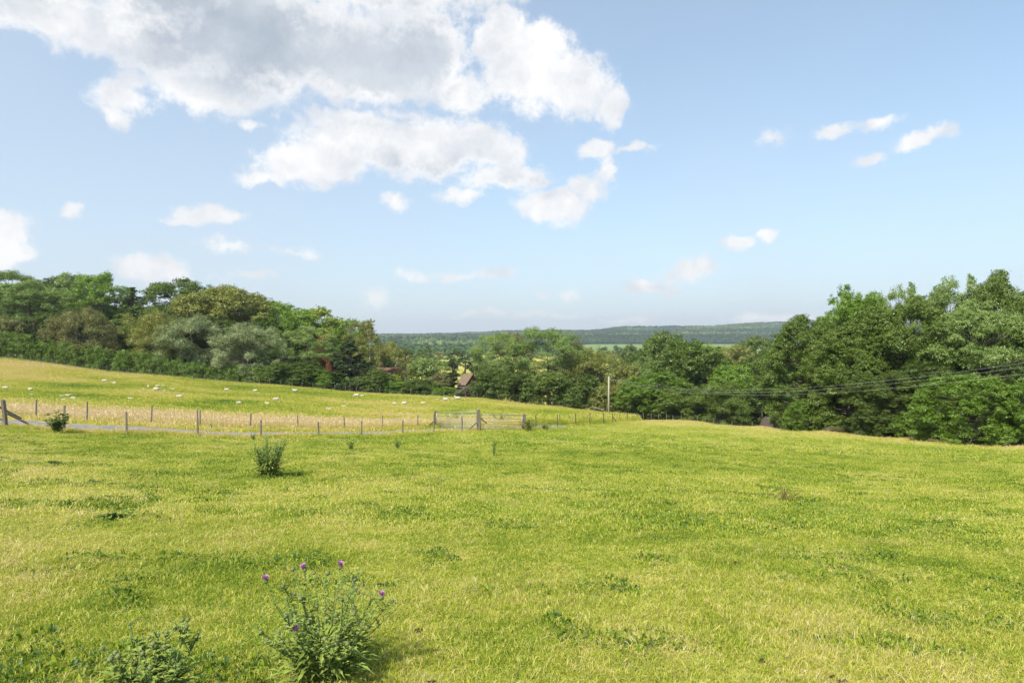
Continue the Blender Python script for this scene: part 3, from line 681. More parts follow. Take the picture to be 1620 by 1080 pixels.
TREES = [
 ('airy', 12, 150, 428, 100, 'oak', 'tall tree at the left picture edge whose thin crown tops the wood', GL),
 ('open', 45, 138, 446, 105, 'ash', 'tree with pale bare lower stems second from the left edge', GL),
 ('oak', 88, 165, 440, 95, 'dark', 'dark leafy tree behind the pale-stemmed tree at far left', GL),
 ('open', 122, 152, 434, 90, 'ash', 'pale green open-crowned tree rising over the brown hawthorn', GL),
 ('open', 162, 146, 433, 80, 'bright', 'open-crowned tree with see-through branches right of its pale neighbour', GL),
 ('spruce', 208, 142, 456, 80, 'dark', 'dark pointed tree in the dip left of the big flat-topped tree', GL),
 ('oak', 185, 160, 470, 90, 'dark', 'dark tree half hidden in the dip of the left skyline', GL),
 ('broad', 60, 132, 495, 110, 'dark', 'dark tree filling the wood behind the left end of the hedge', GL),
 ('broad', 205, 130, 505, 100, 'oak', 'mid green tree behind the hedge beneath the dark pointed tree', GL),
 ('willow', 130, 121, 488, 100, 'brown', 'brownish hawthorn standing proud of the hedge on the left', GL),
 ('bush', 8, 119, 503, 62, 'brown', 'rusty brown bush on the hedge at the left picture edge', GL),
 ('flat', 290, 152, 444, 130, 'oak', 'big dark flat-topped tree, highest on the left skyline', GL),
 ('oak', 350, 143, 455, 135, 'olive', 'broad olive tree with pale limbs showing through its crown', GL),
 ('broad', 330, 132, 500, 110, 'dark', 'dark tree in the hollow below the broad olive tree', GL),
 ('willow', 240, 124, 494, 92, 'olive', 'olive drooping tree left of the one with bleached twigs', GL),
 ('willow', 300, 125, 500, 105, 'grey', 'drooping grey-green tree with bleached twigs behind the hedge', GL),
 ('willow', 398, 122.5, 512, 98, 'grey', 'rounded silvery willow over the hedge in the middle of the left wood', GL),
 ('oak', 398, 158, 468, 92, 'oak', 'round green tree on the skyline right of the broad olive tree', GL),
 ('oak', 442, 148, 480, 105, 'bright', 'dense fresh green tree on the falling skyline above the silvery willow', GL),
 ('broad', 497, 152, 488, 100, 'lime', 'yellow-green topped tree on the falling skyline of the left wood', GL),
 ('oak', 540, 156, 506, 95, 'bright', 'green tree low on the skyline left of the slim birch', GL),
 ('broad', 450, 134, 530, 90, 'dark', 'dark tree in shadow right of the silvery willow', GL),
 ('airy', 482, 127, 517, 84, 'ash', 'light airy ash with thin pale trunk in front of the green wood', GL),
 ('airy', 514, 142, 528, 26, 'rust', 'rust brown half-dead tree top between green trees', GL),
 ('bush', 523, 121, 574, 18, 'rust', 'small orange-leaved shrub left of the layered yew', GS),
 ('yew', 553, 124, 540, 115, 'yew', 'wide dark layered yew with drooping tiers at the field edge', GC),
 ('airy', 568, 140, 508, 62, 'olive', 'olive tree beside the slim pale-trunked birch', GC),
 ('slim', 584, 129, 505, 26, 'olive', 'slim birch with long pale trunk rising over the yew', GC),
 ('slim', 599, 126, 546, 14, 'olive', 'short slim birch with bare pale stem right of the taller birch', GC),
 ('willow', 612, 152, 541, 72, 'olive', 'soft olive willow behind the red-roofed house', GC),
 ('cypress', 641, 131, 552, 30, 'gold', 'golden-tipped cypress beside the white gable', GC),
 ('bush', 675, 136, 567, 84, 'ash', 'rounded light green tree between the golden cypress and the dark weeping conifer', GC),
 ('spruce', 716, 129, 568, 44, 'yew', 'weeping dark conifer left of the brown-roofed house', GC),
 ('bush', 694, 128, 590, 46, 'brown', 'brown-tinged bush left of the weeping conifer', GS),
 ('bush', 620, 127, 592, 34, 'lime', 'light green shrub below the red roof', GS),
 ('bush', 590, 121, 584, 70, 'dark', 'dark shrub under the slim birches at the field fence', GS),
 ('bush', 632, 121, 604, 66, 'hazel', 'green shrub below the golden cypress at the field fence', GS),
 ('bush', 665, 121, 600, 62, 'dark', 'dark green shrub under the rounded light green tree', GS),
 ('bush', 700, 122, 612, 60, 'hazel', 'low sprawling green shrub at the field fence under the weeping conifer', GS),
 ('bush', 470, 121, 572, 90, 'dark', 'dark shrub under the light airy ash', GS),
 ('bush', 430, 121, 578, 70, 'oak', 'green shrub right of the silvery willow at the hedge', GS),
 ('bush', 510, 121, 585, 70, 'hazel', 'mid green shrub between the airy ash and the yew', GS),
 ('bush', 778, 120, 583, 72, 'dark', 'dark leafy bush right of the leaning dead fir bough', GS),
 ('bush', 822, 118.5, 588, 82, 'dark', 'dark hazel bush left of the pale tree stem by the fence', GS),
 ('bush', 872, 117, 590, 86, 'oak', 'large leafy hazel bush right of the pale tree stem', GS),
 ('bush', 918, 115, 594, 86, 'dark', 'dark leafy bush left of the telegraph pole', GS),
 ('bush', 958, 112, 610, 60, 'olive', 'brownish bush at the foot of the telegraph pole', GS),
 ('airy', 789, 136, 527, 86, 'ash', 'pale yellow-green tree left of the tallest middle tree', GC),
 ('airy', 815, 146, 527, 56, 'brown', 'thin brownish half-bare tree behind the pale yellow-green tree', GC),
 ('airy', 868, 136, 519, 112, 'ash', 'tallest tree in the middle, green and see-through against the ridge', GC),
 ('slim', 848, 127, 570, 24, 'olive', 'short tree with one pale stem in front of the tallest middle tree', GC),
 ('airy', 912, 140, 540, 52, 'brown', 'spindly brownish tree right of the tallest middle tree', GC),
 ('willow', 945, 133, 553, 88, 'olive', 'olive willow behind the telegraph pole', GC),
 ('bush', 985, 128, 574, 60, 'olive', 'dull olive shrub right of the telegraph pole', GC),
 ('oak', 1052, 172, 527, 82, 'oak', 'big dark round oak standing clear against the far ridge', GC),
 ('oak', 1000, 300, 547, 54, 'dark', 'dark round tree left of the big dark oak', GV),
 ('broad', 1010, 150, 560, 84, 'oak', 'green tree below and left of the big dark oak', GC),
 ('willow', 1025, 132, 568, 78, 'ash', 'pale green rounded tree in front of the big dark oak', GC),
 ('broad', 1100, 123, 541, 142, 'oak', 'broad green tree with tall leafy top in the middle of the hollow', GC),
 ('broad', 1040, 113, 590, 112, 'hazel', 'low spreading green tree left of the broad leafy one', GC),
 ('broad', 1006, 109, 604, 66, 'hazel', 'small green tree just right of the telegraph pole', GC),
 ('broad', 1160, 112, 578, 92, 'bright', 'fresh green tree right of the broad leafy one', GC),
 ('willow', 1135, 101, 604, 100, 'oak', 'low green hawthorn with dark leaning trunk by the fence', GC),
 ('broad', 1080, 104, 615, 90, 'oak', 'low green tree over the fence right of the telegraph pole', GC),
 ('broad', 1196, 122, 566, 80, 'oak', 'tree in the gap left of the right-hand wood', GC),
 ('broad', 1235, 140, 556, 90, 'hazel', 'shaded tree behind the left flank of the right-hand wood', GC),
 ('broad', 1205, 106, 606, 74, 'dark', 'dark low tree above the bare earth bank', GC),
 ('oak', 1196, 255, 534, 74, 'oak', 'round green tree beyond the gap left of the right-hand wood', GV),
 ('oak', 1160, 215, 548, 66, 'olive', 'olive tree in the gap beyond the broad leafy one', GV),
 ('oak', 1240, 230, 545, 60, 'ash', 'lighter tree beyond the gap touching the right-hand wood', GV),
 ('oak', 1120, 240, 546, 60, 'lime', 'yellow-green tree peeping over the shoulder of the broad leafy one', GV),
 # right-hand wood
 ('near', 1275, 74, 503, 140, 'oak', 'leftmost big tree of the right-hand wood, sloping out over the gap', GRt),
 ('near', 1352, 76, 462, 120, 'bright', 'tall tree on the left shoulder of the right-hand skyline', GRt),
 ('near', 1345, 66, 520, 150, 'oak', 'deep green tree in front of the left shoulder of the right-hand wood', GRt),
 ('near', 1428, 64, 480, 175, 'oak', 'largest round-headed green tree at the front of the right-hand wood', GRt),
 ('nearairy', 1440, 80, 456, 110, 'ash', 'greyish airy tree on the skyline behind the largest round-headed tree', GRt),
 ('nearairy', 1512, 74, 444, 130, 'ash', 'tall airy ash with loose twigs above the right-hand skyline', GRt),
 ('near', 1590, 72, 434, 140, 'oak', 'highest tree of the right-hand wood near the right picture edge', GRt),
 ('nearairy', 1555, 57, 478, 170, 'ash', 'pale green ash with yellowish sprays above the hazel bushes', GRt),
 ('near', 1690, 60, 440, 170, 'oak', 'tree cut off by the right picture edge', GRt),
 ('near', 1480, 58, 560, 120, 'dark', 'dark tree in shadow left of the hazel bushes', GRt),
 ('near', 1400, 58, 590, 110, 'dark', 'low dark tree behind the mossy log', GRt),
 ('near', 1660, 52, 560, 120, 'dark', 'dark tree between the pale ash and the right picture edge', GRt),
 ('hazel', 1528, 49.5, 594, 165, 'hazel', 'large bright hazel bush at the field edge on the right', 'hazel bushes at the right edge of the field'),
 ('hazel', 1632, 47, 606, 130, 'hazel', 'hazel bush cut by the right picture edge at the field edge', 'hazel bushes at the right edge of the field'),
 ('hazel', 1274, 67, 636, 72, 'hazel', 'low leafy bush between the earth bank and the mossy log', 'hazel bushes at the right edge of the field'),
 ('bush', 1395, 58.5, 655, 80, 'dark', 'low dark bush right of the mossy log', 'hazel bushes at the right edge of the field'),
 ('bush', 1455, 54.5, 650, 70, 'hazel', 'low green bush left of the large hazel bush', 'hazel bushes at the right edge of the field'),
 # valley trees
 ('small', 618, 420, 553, 34, 'oak', 'dark tree peeping over the soft olive willow', GV),
 ('small', 655, 480, 552, 46, 'oak', 'dark rounded tree right of the golden cypress tip on the yellow field', GV),
 ('small', 676, 560, 551, 30, 'dark', 'dark tree touching the rounded one beyond the golden cypress', GV),
 ('small', 692, 700, 556, 26, 'olive', 'small olive tree on the edge of the far buff field', GV),
 ('small', 735, 430, 553, 52, 'dark', 'large dark tree above the brown-roofed house on the far side of its field', GV),
 ('small', 711, 480, 562, 30, 'ash', 'small pale tree left of the large dark tree above the brown-roofed house', GV),
 ('small', 763, 520, 554, 30, 'oak', 'tree right of the large dark one above the brown-roofed house', GV),
 ('small', 735, 185, 588, 18, 'dark', 'small dark bush by the roof ridge of the brown-roofed house', GV),
 ('bush', 762, 150, 572, 34, 'dark', 'dark pine-like tree right of the brown-roofed house', GV),
 ('small', 925, 700, 551, 30, 'olive', 'small tree on the lower edge of the pale green far field', GV),
 ('small', 955, 760, 549, 26, 'dark', 'small dark tree on the pale green far field left of a lone tree', GV),
 ('small', 975, 900, 546, 16, 'dark', 'lone small dark tree standing on the pale green far field', GV),
 ('small', 952, 380, 558, 50, 'ash', 'pale tree below the pale green far field', GV),
 ('small', 983, 420, 561, 40, 'olive', 'olive tree left of the dark round tree by the far field', GV),
 ('small', 1085, 420, 551, 50, 'oak', 'tree seen between the big dark oak and the broad leafy one', GV),
 ('small', 1140, 520, 549, 50, 'dark', 'dark tree under the pale far field right of centre', GV),
 ('small', 1175, 640, 548, 44, 'dark', 'dark tree at the foot of the far field beyond the round green tree', GV),
 ('small', 1222, 520, 548, 44, 'oak', 'tree just below the far field near the right-hand wood', GV),
 ('small', 897, 520, 558, 40, 'oak', 'tree glimpsed through the thin brownish tree right of the tallest one', GV),
 ('small', 830, 620, 555, 40, 'oak', 'far tree glimpsed behind the half-bare brownish tree', GV),
]
for r in TREES: tree(*r)

# the hedge along the top of the sheep field: one long clipped-back mass
def hedge_mesh(P0, P1, htop, n, leaf, seed):
    g = np.random.default_rng(seed); pts = []; Nn = []
    nb = 150
    for i in range(nb):
        s = (i+g.uniform(-.5, .5))/nb; px = P0+(P1-P0)*s; Y = np.interp(px, HEDGE_PX, HEDGE_Y)+2.6+g.uniform(-.6, 1.2)
        X = (px-810)/F*Y; z = g1(X, Y); tz = CZ-(np.interp(px, *htop)-540)/F*Y-z; tz *= g.uniform(.75, 1.08)
        for lvl in range(4):
            r = g.uniform(.7, 1.25); c = np.array([X+g.uniform(-.8, .8), Y-g.uniform(0, 1.1)*(1-lvl/5), z+tz*(lvl+.55)/4.2])
            m = n//nb//4; sub = g.normal(0, 1, (8, 3)); sub /= np.linalg.norm(sub, axis=1)[:, None]
            k = g.integers(0, 8, m); p = c+sub[k]*r*g.uniform(.6, 1, m)[:, None]*np.array([1, .8, .7])+g.normal(0, .16, (m, 3)); pts.append(p)
            Nn.append(sub[k]*.7+np.array([0, -.1, .55])+g.normal(0, .4, (m, 3)))
    P = np.concatenate(pts); Nn = np.concatenate(Nn); Nn /= np.linalg.norm(Nn, axis=1)[:, None]; m = len(P)
    a = g.normal(0, 1, (m, 3)); a -= (a*Nn).sum(1)[:, None]*Nn; a /= np.linalg.norm(a, axis=1)[:, None]; b = np.cross(Nn, a); l = leaf*g.uniform(.65, 1.35, m)[:, None]
    Vv = np.stack([P-a*l*.5, P+b*l*.28+Nn*l*.08, P+a*l*.5, P-b*l*.28+Nn*l*.08], 1).reshape(-1, 3)
    return np_mesh('hedge', Vv, np.arange(m*4), 4, False, {'lr': ('FACE', g.uniform(0, 1, m))})
hd = empty('hedge', at(250, 114)); tag(hd, 'long thick green hedge along the top of the sheep field on the left', 'hedge')
hm = hedge_mesh(-60, 620, ([-60, 0, 60, 100, 160, 220, 300, 400, 500, 620], [505, 517, 530, 540, 545, 555, 572, 580, 592, 602]), 120000, .165, 5)
ho = link('foliage', hm, hd, LM['hazel']); ho.location = -hd.location
sb = MB()
for i in range(130):
    px = -60+680*i/130+random.uniform(-2, 2); Y = float(np.interp(px, HEDGE_PX, HEDGE_Y))+2.6; X = (px-810)/F*Y; z = g1(X, Y)
    sb.tube([(X, Y, z-.2), (X+random.uniform(-.3, .3), Y, z+1.2), (X+random.uniform(-.6, .6), Y, z+2.2)], [.06, .045, .02], 5)
so2 = link('stems', sb.mesh('hedge_stems'), hd, M_bark); so2.location = -hd.location

# filler woods: masses of trees deeper in, nobody could count them
def lump(seed, quads=520):
    g = np.random.default_rng(seed); d = g.normal(0, 1, (quads, 3)); d /= np.linalg.norm(d, axis=1)[:, None]; d[:, 2] = np.abs(d[:, 2])*1.1-.25
    bump = 1+.22*np.sin(d[:, 0]*5+seed)*np.sin(d[:, 1]*6)+.1*g.normal(0, 1, quads)*.6
    P = d*bump[:, None]*np.array([.55, .55, .62])+np.array([0, 0, .42]); Nn = d+g.normal(0, .35, d.shape)+np.array([0, 0, .25]); Nn /= np.linalg.norm(Nn, axis=1)[:, None]
    a = g.normal(0, 1, P.shape); a -= (a*Nn).sum(1)[:, None]*Nn; a /= np.linalg.norm(a, axis=1)[:, None]; b = np.cross(Nn, a); l = .20*g.uniform(.6, 1.3, quads)[:, None]
    Vv = np.stack([P-a*l*.5, P+b*l*.42, P+a*l*.5, P-b*l*.42], 1).reshape(-1, 3)
    return np_mesh('wood_crown', Vv, np.arange(quads*4), 4, False, {'lr': ('FACE', g.uniform(0, 1, quads))})
def wood_mat(name, a, b, c, freq):
    m, t = nodemat(name); q = NT(t)
    v = q.attr('tone', 'INSTANCER')
    f = q.math('ADD', q.math('MULTIPLY', q.attr('lr'), .3), v, clamp=True)
    col = q.ramp(f, [(0, a), (.5, b), (1, c)])
    d = q.n('ShaderNodeBsdfDiffuse', {'Color': col}); t.links.new(d.outputs[0], q.n('ShaderNodeOutputMaterial').inputs[0]); return m
M_ridge = wood_mat('ridge_wood_foliage', (.03, .055, .02), (.08, .145, .04), (.22, .31, .08), 1)
ridge_c = proto_collection('ridge_wood', [lump(s) for s in (1, 2, 3)], M_ridge)
def wood(name, n, t0, t1, ylo, yhi, s0, s1, label, fn, hmul=1.0):
    Y = rng.uniform(0, 1, n); t = rng.uniform(t0, t1, n); px = 810+F*t
    lo = np.interp(px, *ylo); Y = lo+(yhi-lo)*Y; X = t*Y; Z = ground(X, Y, False)
    tone = fn(X, Y, px); s = rng.uniform(s0, s1, n); h = s*rng.uniform(.8, 1.25, n)*hmul
    o = scatter(name, np.stack([X, Y, Z-.5], 1), rots(n, .05), np.stack([s, s, h], 1), ridge_c, {'tone': tone})
    tag(o, label, 'woodland', None, 'stuff')
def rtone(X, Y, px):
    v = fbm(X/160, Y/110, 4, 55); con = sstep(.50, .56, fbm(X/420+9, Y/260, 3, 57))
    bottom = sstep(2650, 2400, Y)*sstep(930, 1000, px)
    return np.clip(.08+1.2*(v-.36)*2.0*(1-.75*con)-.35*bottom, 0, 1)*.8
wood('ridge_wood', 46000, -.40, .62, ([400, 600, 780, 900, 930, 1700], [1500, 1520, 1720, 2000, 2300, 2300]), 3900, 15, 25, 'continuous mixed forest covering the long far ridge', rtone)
wood('far_copse', 600, -.28, .07, ([400, 1400], [1000, 1000]), 1480, 10, 20, 'belts of distant trees across the valley below the ridge', lambda X, Y, px: np.clip(.2+.5*fbm(X/90, Y/60, 3, 61), 0, 1)*.7, .8)
def ltone(X, Y, px): return np.clip(.1+.7*(fbm(X/9, Y/9, 3, 62)-.3), 0, 1)*.7
wood('hillside_wood', 700, -1.05, -.20, ([-300, 600], [165, 160]), 240, 8, 12, 'deeper trees of the hillside wood seen between the front trees on the left', ltone, .85)
wood('hollow_wood', 500, .18, .62, ([900, 1500], [150, 110]), 260, 8, 12, 'deeper trees in the hollow behind the trees on the right', ltone, .8)

# ------------------------------------------------------------------ fences
def post_mesh(h, r, seed, sides=7):
    g = random.Random(seed); mb = MB(); k = [g.uniform(.88, 1.12) for _ in range(sides)]; vs = []; zs = [-.35, 0, h*.4, h*.75, h-.02, h]
    for j, z in enumerate(zs):
        rr = r*(1.05-.08*j/5)*(.82 if j == 5 else 1)
        for i in range(sides):
            a = 6.283*i/sides; vs.append((rr*k[i]*math.cos(a)+.01*math.sin(z*3+seed), rr*k[i]*math.sin(a)+.008*math.cos(z*2+seed), z+(g.uniform(-.015, .015) if j == 5 else 0)))
    fs = [(j*sides+i, j*sides+(i+1) % sides, (j+1)*sides+(i+1) % sides, (j+1)*sides+i) for j in range(len(zs)-1) for i in range(sides)]
    fs.append(tuple((len(zs)-1)*sides+i for i in range(sides)))
    mb.add(vs, fs); return mb.mesh('post')
POSTS = [post_mesh(1.0, .045, s) for s in range(4)]
for p in POSTS: p.materials.append(M_post)
def fence(name, label, pts, h, wires, rw=.0025, dark=False, r=1.0, pale=False, group='post and wire fences'):
    """pts: (px, Y[, top y]) of each post"""
    q = [(*at(p[0], p[1]), (CZ-(p[2]-540)/F*p[1]) if len(p) > 2 else None) for p in pts]
    root = empty(name, q[0][:3]); tag(root, label, 'fence', group); base = Vector(q[0][:3]); tops = []
    for i, (x, y, z, tz) in enumerate(q):
        hh = (tz-z) if tz else h*random.uniform(.93, 1.06)
        o = link('post', POSTS[i % 4], root); o.location = Vector((x, y, z))-base; o.scale = (r*random.uniform(.9, 1.1), r*random.uniform(.9, 1.1), hh)
        o.rotation_euler = (random.uniform(-.035, .035), random.uniform(-.05, .05), random.uniform(0, 6)); tops.append((x, y, z, hh))
        if pale: o.material_slots[0].link = 'OBJECT'; o.material_slots[0].material = M_pole
        if dark: o.material_slots[0].link = 'OBJECT'; o.material_slots[0].material = M_postdark
    for wz in wires:
        mb = MB(); path = []
        for j in range(len(tops)-1):
            a, b = tops[j], tops[j+1]
            for k in range(3):
                t = k/3; path.append(Vector((a[0]*(1-t)+b[0]*t, a[1]*(1-t)+b[1]*t, a[2]*(1-t)+b[2]*t+wz-.02*math.sin(math.pi*t)))-base)
        path.append(Vector((tops[-1][0], tops[-1][1], tops[-1][2]+wz))-base)
        mb.tube(path, rw, 4); link('wire', mb.mesh('wire'), root, M_wire)
    return root, base
W5 = (.2, .45, .7, .92)
fr, fb_ = fence('track_fence', 'post and wire fence along the near side of the track',
      [(8, 28.6, 632), (102, 29.2, 641), (200, 29.8, 651), (313, 31, 648), (413, 33.4, 664), (504, 36, 667), (572, 38.6, 666), (637, 41.2, 664), (686, 43.6, 660), (731, 45.6, 659)], 1.15, W5, r=1.0)
def brace(root, base, a, b, r=.045):
    mb = MB(); mb.tube([Vector(a)-base, Vector(b)-base], r, 7); link('brace', mb.mesh('brace'), root, M_postdark)
def P3(px, Y, y): return Vector(((px-810)/F*Y, Y, CZ-(y-540)/F*Y))
fr.children[0].scale = (2.0, 2.0, fr.children[0].scale[2]); fr.children[0].rotation_euler = (.02, -.06, 0)
brace(fr, fb_, P3(-6, 28.9, 641), P3(34, 29.5, 662), .05)
brace(fr, fb_, P3(12, 28.7, 654), P3(64, 29.3, 680), .05)
brace(fr, fb_, P3(-30, 28.9, 652), P3(4, 28.8, 664), .04)
fence('meadow_fence', 'post and wire fence on the far side of the track', [(-60, 34.0), (57, 35.3, 632), (137, 35.6, 635), (239, 36.6, 642), (316, 37.4, 648), (396, 39.5, 653), (471, 42.5, 656), (545, 45.5, 657), (605, 48, 657), (661, 50.3, 656), (687, 51.3, 655)], 1.1, W5)
r2, b2 = fence('corner_fence', 'fence of slim brown posts running right from the gates to the field corner',
      [(829, 50.2, 655), (848, 52.5, 655), (882, 57.5, 656), (911, 62, 654), (933, 66, 653), (955, 70, 653), (969, 73, 653), (981, 75.5, 653), (992, 77.5, 653)], 1.1, W5, dark=True)
brace(r2, b2, P3(969, 73, 658), P3(976, 73.2, 668.5), .05)
fence('inner_fence', 'second line of slim posts behind the corner fence', [(885, 63, 655), (900, 66), (915, 69), (930, 72), (943, 75), (957, 79), (972, 83), (988, 88), (1004, 93)], 1.05, W5)
fence('edge_fence', 'fence of close pale posts descending along the wood right of the corner',
      [(1000, 80), (1008, 81.5), (1018, 83), (1030, 84.5), (1042, 86), (1054, 87), (1065, 88), (1078, 88.5), (1090, 89), (1103, 88.5), (1116, 87), (1129, 85), (1143, 83), (1158, 81), (1173, 79), (1190, 76.8)], 1.1, W5)
hp = []
for i in range(58):
    px = -20+i*17.2; hp.append((px+random.uniform(-1.5, 1.5), float(np.interp(px, HEDGE_PX, HEDGE_Y))-.9))
fence('hedge_fence', 'long line of grey posts along the foot of the hedge and trees beyond the sheep', hp, 1.15, (.3, .6, .95), .003)

# gate posts and field gates
def gate_post(px, Y, topy, r, label, cap=False):
    x, y, z = at(px, Y); h = CZ-(topy-540)/F*Y-z; mb = MB()
    mb.box((0, 0, h/2-.25), (2*r, 2*r, h+.5)); mb.box((0, 0, h+.012), (2*r-.02, 2*r-.02, .03))
    me = mb.mesh('gate_post'); bmm = bmesh.new(); bmm.from_mesh(me); bmesh.ops.bevel(bmm, geom=bmm.edges[:], offset=.012, segments=1, affect='EDGES'); bmm.to_mesh(me); bmm.free()
    o = link('gate_post', me, None, M_post); o.location = (x, y, z); o.rotation_euler = (0, random.uniform(-.02, .02), .2)
    tag(o, label, 'post', 'posts the field gates hang on'); return o
gp = [gate_post(689, 51.4, 650, .095, 'square wooden gate post at the left end of the left gate'),
      gate_post(757, 46.8, 648, .125, 'tallest square gate post standing between the two metal gates'),
      gate_post(829, 50.0, 655, .12, 'pale square gate post at the right end of the right gate')]
def field_gate(A, B, label, zlift=(.12, .12), h=1.12, bars=7):
    A = Vector(A); B = Vector(B); A.z += zlift[0]; B.z += zlift[1]
    root = empty('field_gate', A); tag(root, label, 'gate', 'metal field gates'); d = B-A; up = Vector((0, 0, 1)); n = Vector((-d.y, d.x, 0)).normalized()
    f = MB(); P = lambda s, t: d*s+up*(h*t)
    f.tube([P(0, 0), P(0, 1)], .026, 8); f.tube([P(1, 0), P(1, 1)], .026, 8)
    link('frame', f.mesh('gate_frame', True), root, M_gate)
    for t in [0, .12, .25, .39, .56, .76, 1][:bars]:
        m = MB(); m.tube([P(0, t), P(1, t)], .024 if t in (0, 1) else .018, 8); link('bar', m.mesh('gate_bar', True), root, M_gate)
    for s in (.33, .66):
        m = MB(); m.tube([P(s, 0)+n*.03, P(s, 1)+n*.03], .016, 6); link('upright', m.mesh('gate_upright', True), root, M_gate)
    for t in (.15, .85):
        m = MB(); m.tube([P(0, t), P(0, t)-d.normalized()*.13], .014, 6); link('hinge', m.mesh('gate_hinge'), root, M_wire)
    m = MB(); m.box(P(1, .6)+d.normalized()*.05, (.14, .05, .06)); link('latch', m.mesh('gate_latch'), root, M_wire)
    return root
a = Vector(gp[0].location); b = Vector(gp[1].location); u = (b-a).normalized()
field_gate(a+u*.16, b-u*.2, 'left of two grey metal bar gates, set across the track', (.1, .42))
b = Vector(gp[1].location); c = Vector(gp[2].location); u = (c-b).normalized()
field_gate(b+u*.22, c-u*.2, 'right of two grey metal bar gates, beside the near field', (.16, .06), 1.18)
fx = empty('gate_strainer', gp[1].location); tag(fx, 'pair of slanting timber struts propping the tallest gate post', 'strut'); bb = Vector(gp[1].location)
brace(fx, bb, P3(754, 46.6, 668), P3(737, 46, 684), .045); brace(fx, bb, P3(761, 47.2, 662), P3(770, 48, 669), .04)
fx = empty('gate_strainer', gp[0].location); tag(fx, 'slanting timber strut propping the left gate post', 'strut'); brace(fx, Vector(gp[0].location), P3(688, 51.2, 665), P3(671, 50.3, 679), .045)
# low rail frame near the telegraph pole
rr = empty('broken_rail', at(950, 103)); tag(rr, 'pale broken rail sloping down to the grass left of the telegraph pole', 'rail'); m = MB()
m.tube([P3(939, 103, 643)-rr.location, P3(955, 103, 649)-rr.location], .06, 6); link('rail', m.mesh('rail'), rr, M_pole)
m = MB(); m.tube([P3(939.5, 103, 643)-rr.location, P3(939.5, 103, 652)-rr.location], .05, 6); link('post', m.mesh('rail_post'), rr, M_post)

# telegraph pole and cables
tx, ty, tz = at(963, 100); pt = CZ-(595-540)/F*100
pole = empty('telegraph_pole', (tx, ty, tz)); tag(pole, 'thin pale wooden telegraph pole standing before the trees', 'pole')
m = MB(); m.tube([(0, 0, -.6), (0, 0, 3), (.02, 0, pt-tz)], [.17, .15, .11], 12); link('pole', m.mesh('pole', True), pole, M_pole)
m = MB(); m.box((0, 0, pt-tz-.25), (1.1, .09, .11)); link('crossarm', m.mesh('crossarm'), pole, M_postdark)
for i in (-.45, 0, .45):
    m = MB(); m.tube([(i, 0, pt-tz-.19), (i, 0, pt-tz-.02)], [.045, .03], 8); link('insulator', m.mesh('insulator', True), pole, M_gate)
x2, y2, z2 = at(1800, 36); p2 = CZ-(543-540)/F*36
pole2 = empty('telegraph_pole', (x2, y2, z2)); tag(pole2, 'telegraph pole carrying the cables just outside the right picture edge', 'pole')
m = MB(); m.tube([(0, 0, -.6), (0, 0, 3), (.02, 0, p2-z2)], [.17, .15, .11], 12); link('pole', m.mesh('pole', True), pole2, M_pole)
m = MB(); m.box((0, 0, p2-z2-.25), (1.1, .09, .11)); link('crossarm', m.mesh('crossarm'), pole2, M_postdark)
for i, (ya, ym, yb, nm) in enumerate([(597, 611, 545, 'uppermost'), (599, 616, 552, 'middle'), (601, 622, 566, 'lowest')]):
    A = P3(963, 100, ya); B = P3(1800, 36, yb); A.x += (i-1)*.4; pts = []
    t13 = (1300-810)/F; sr = (t13*A.y-A.x)/((B.x-A.x)-t13*(B.y-A.y)); pr = A.lerp(B, sr)
    sag = (pr.z-(CZ-(ym-540)/F*pr.y))/(4*sr*(1-sr))
    for k in range(33):
        t = k/32; p = A.lerp(B, t); p.z -= 4*sag*t*(1-t); pts.append(p)
    m = MB(); m.tube([p-A for p in pts], .0048, 5); o = link('overhead_cable', m.mesh('cable'), None, M_cable); o.location = A
    tag(o, f'{nm} of three thin cables sagging from the pole across the right-hand trees', 'cable', 'overhead cables')

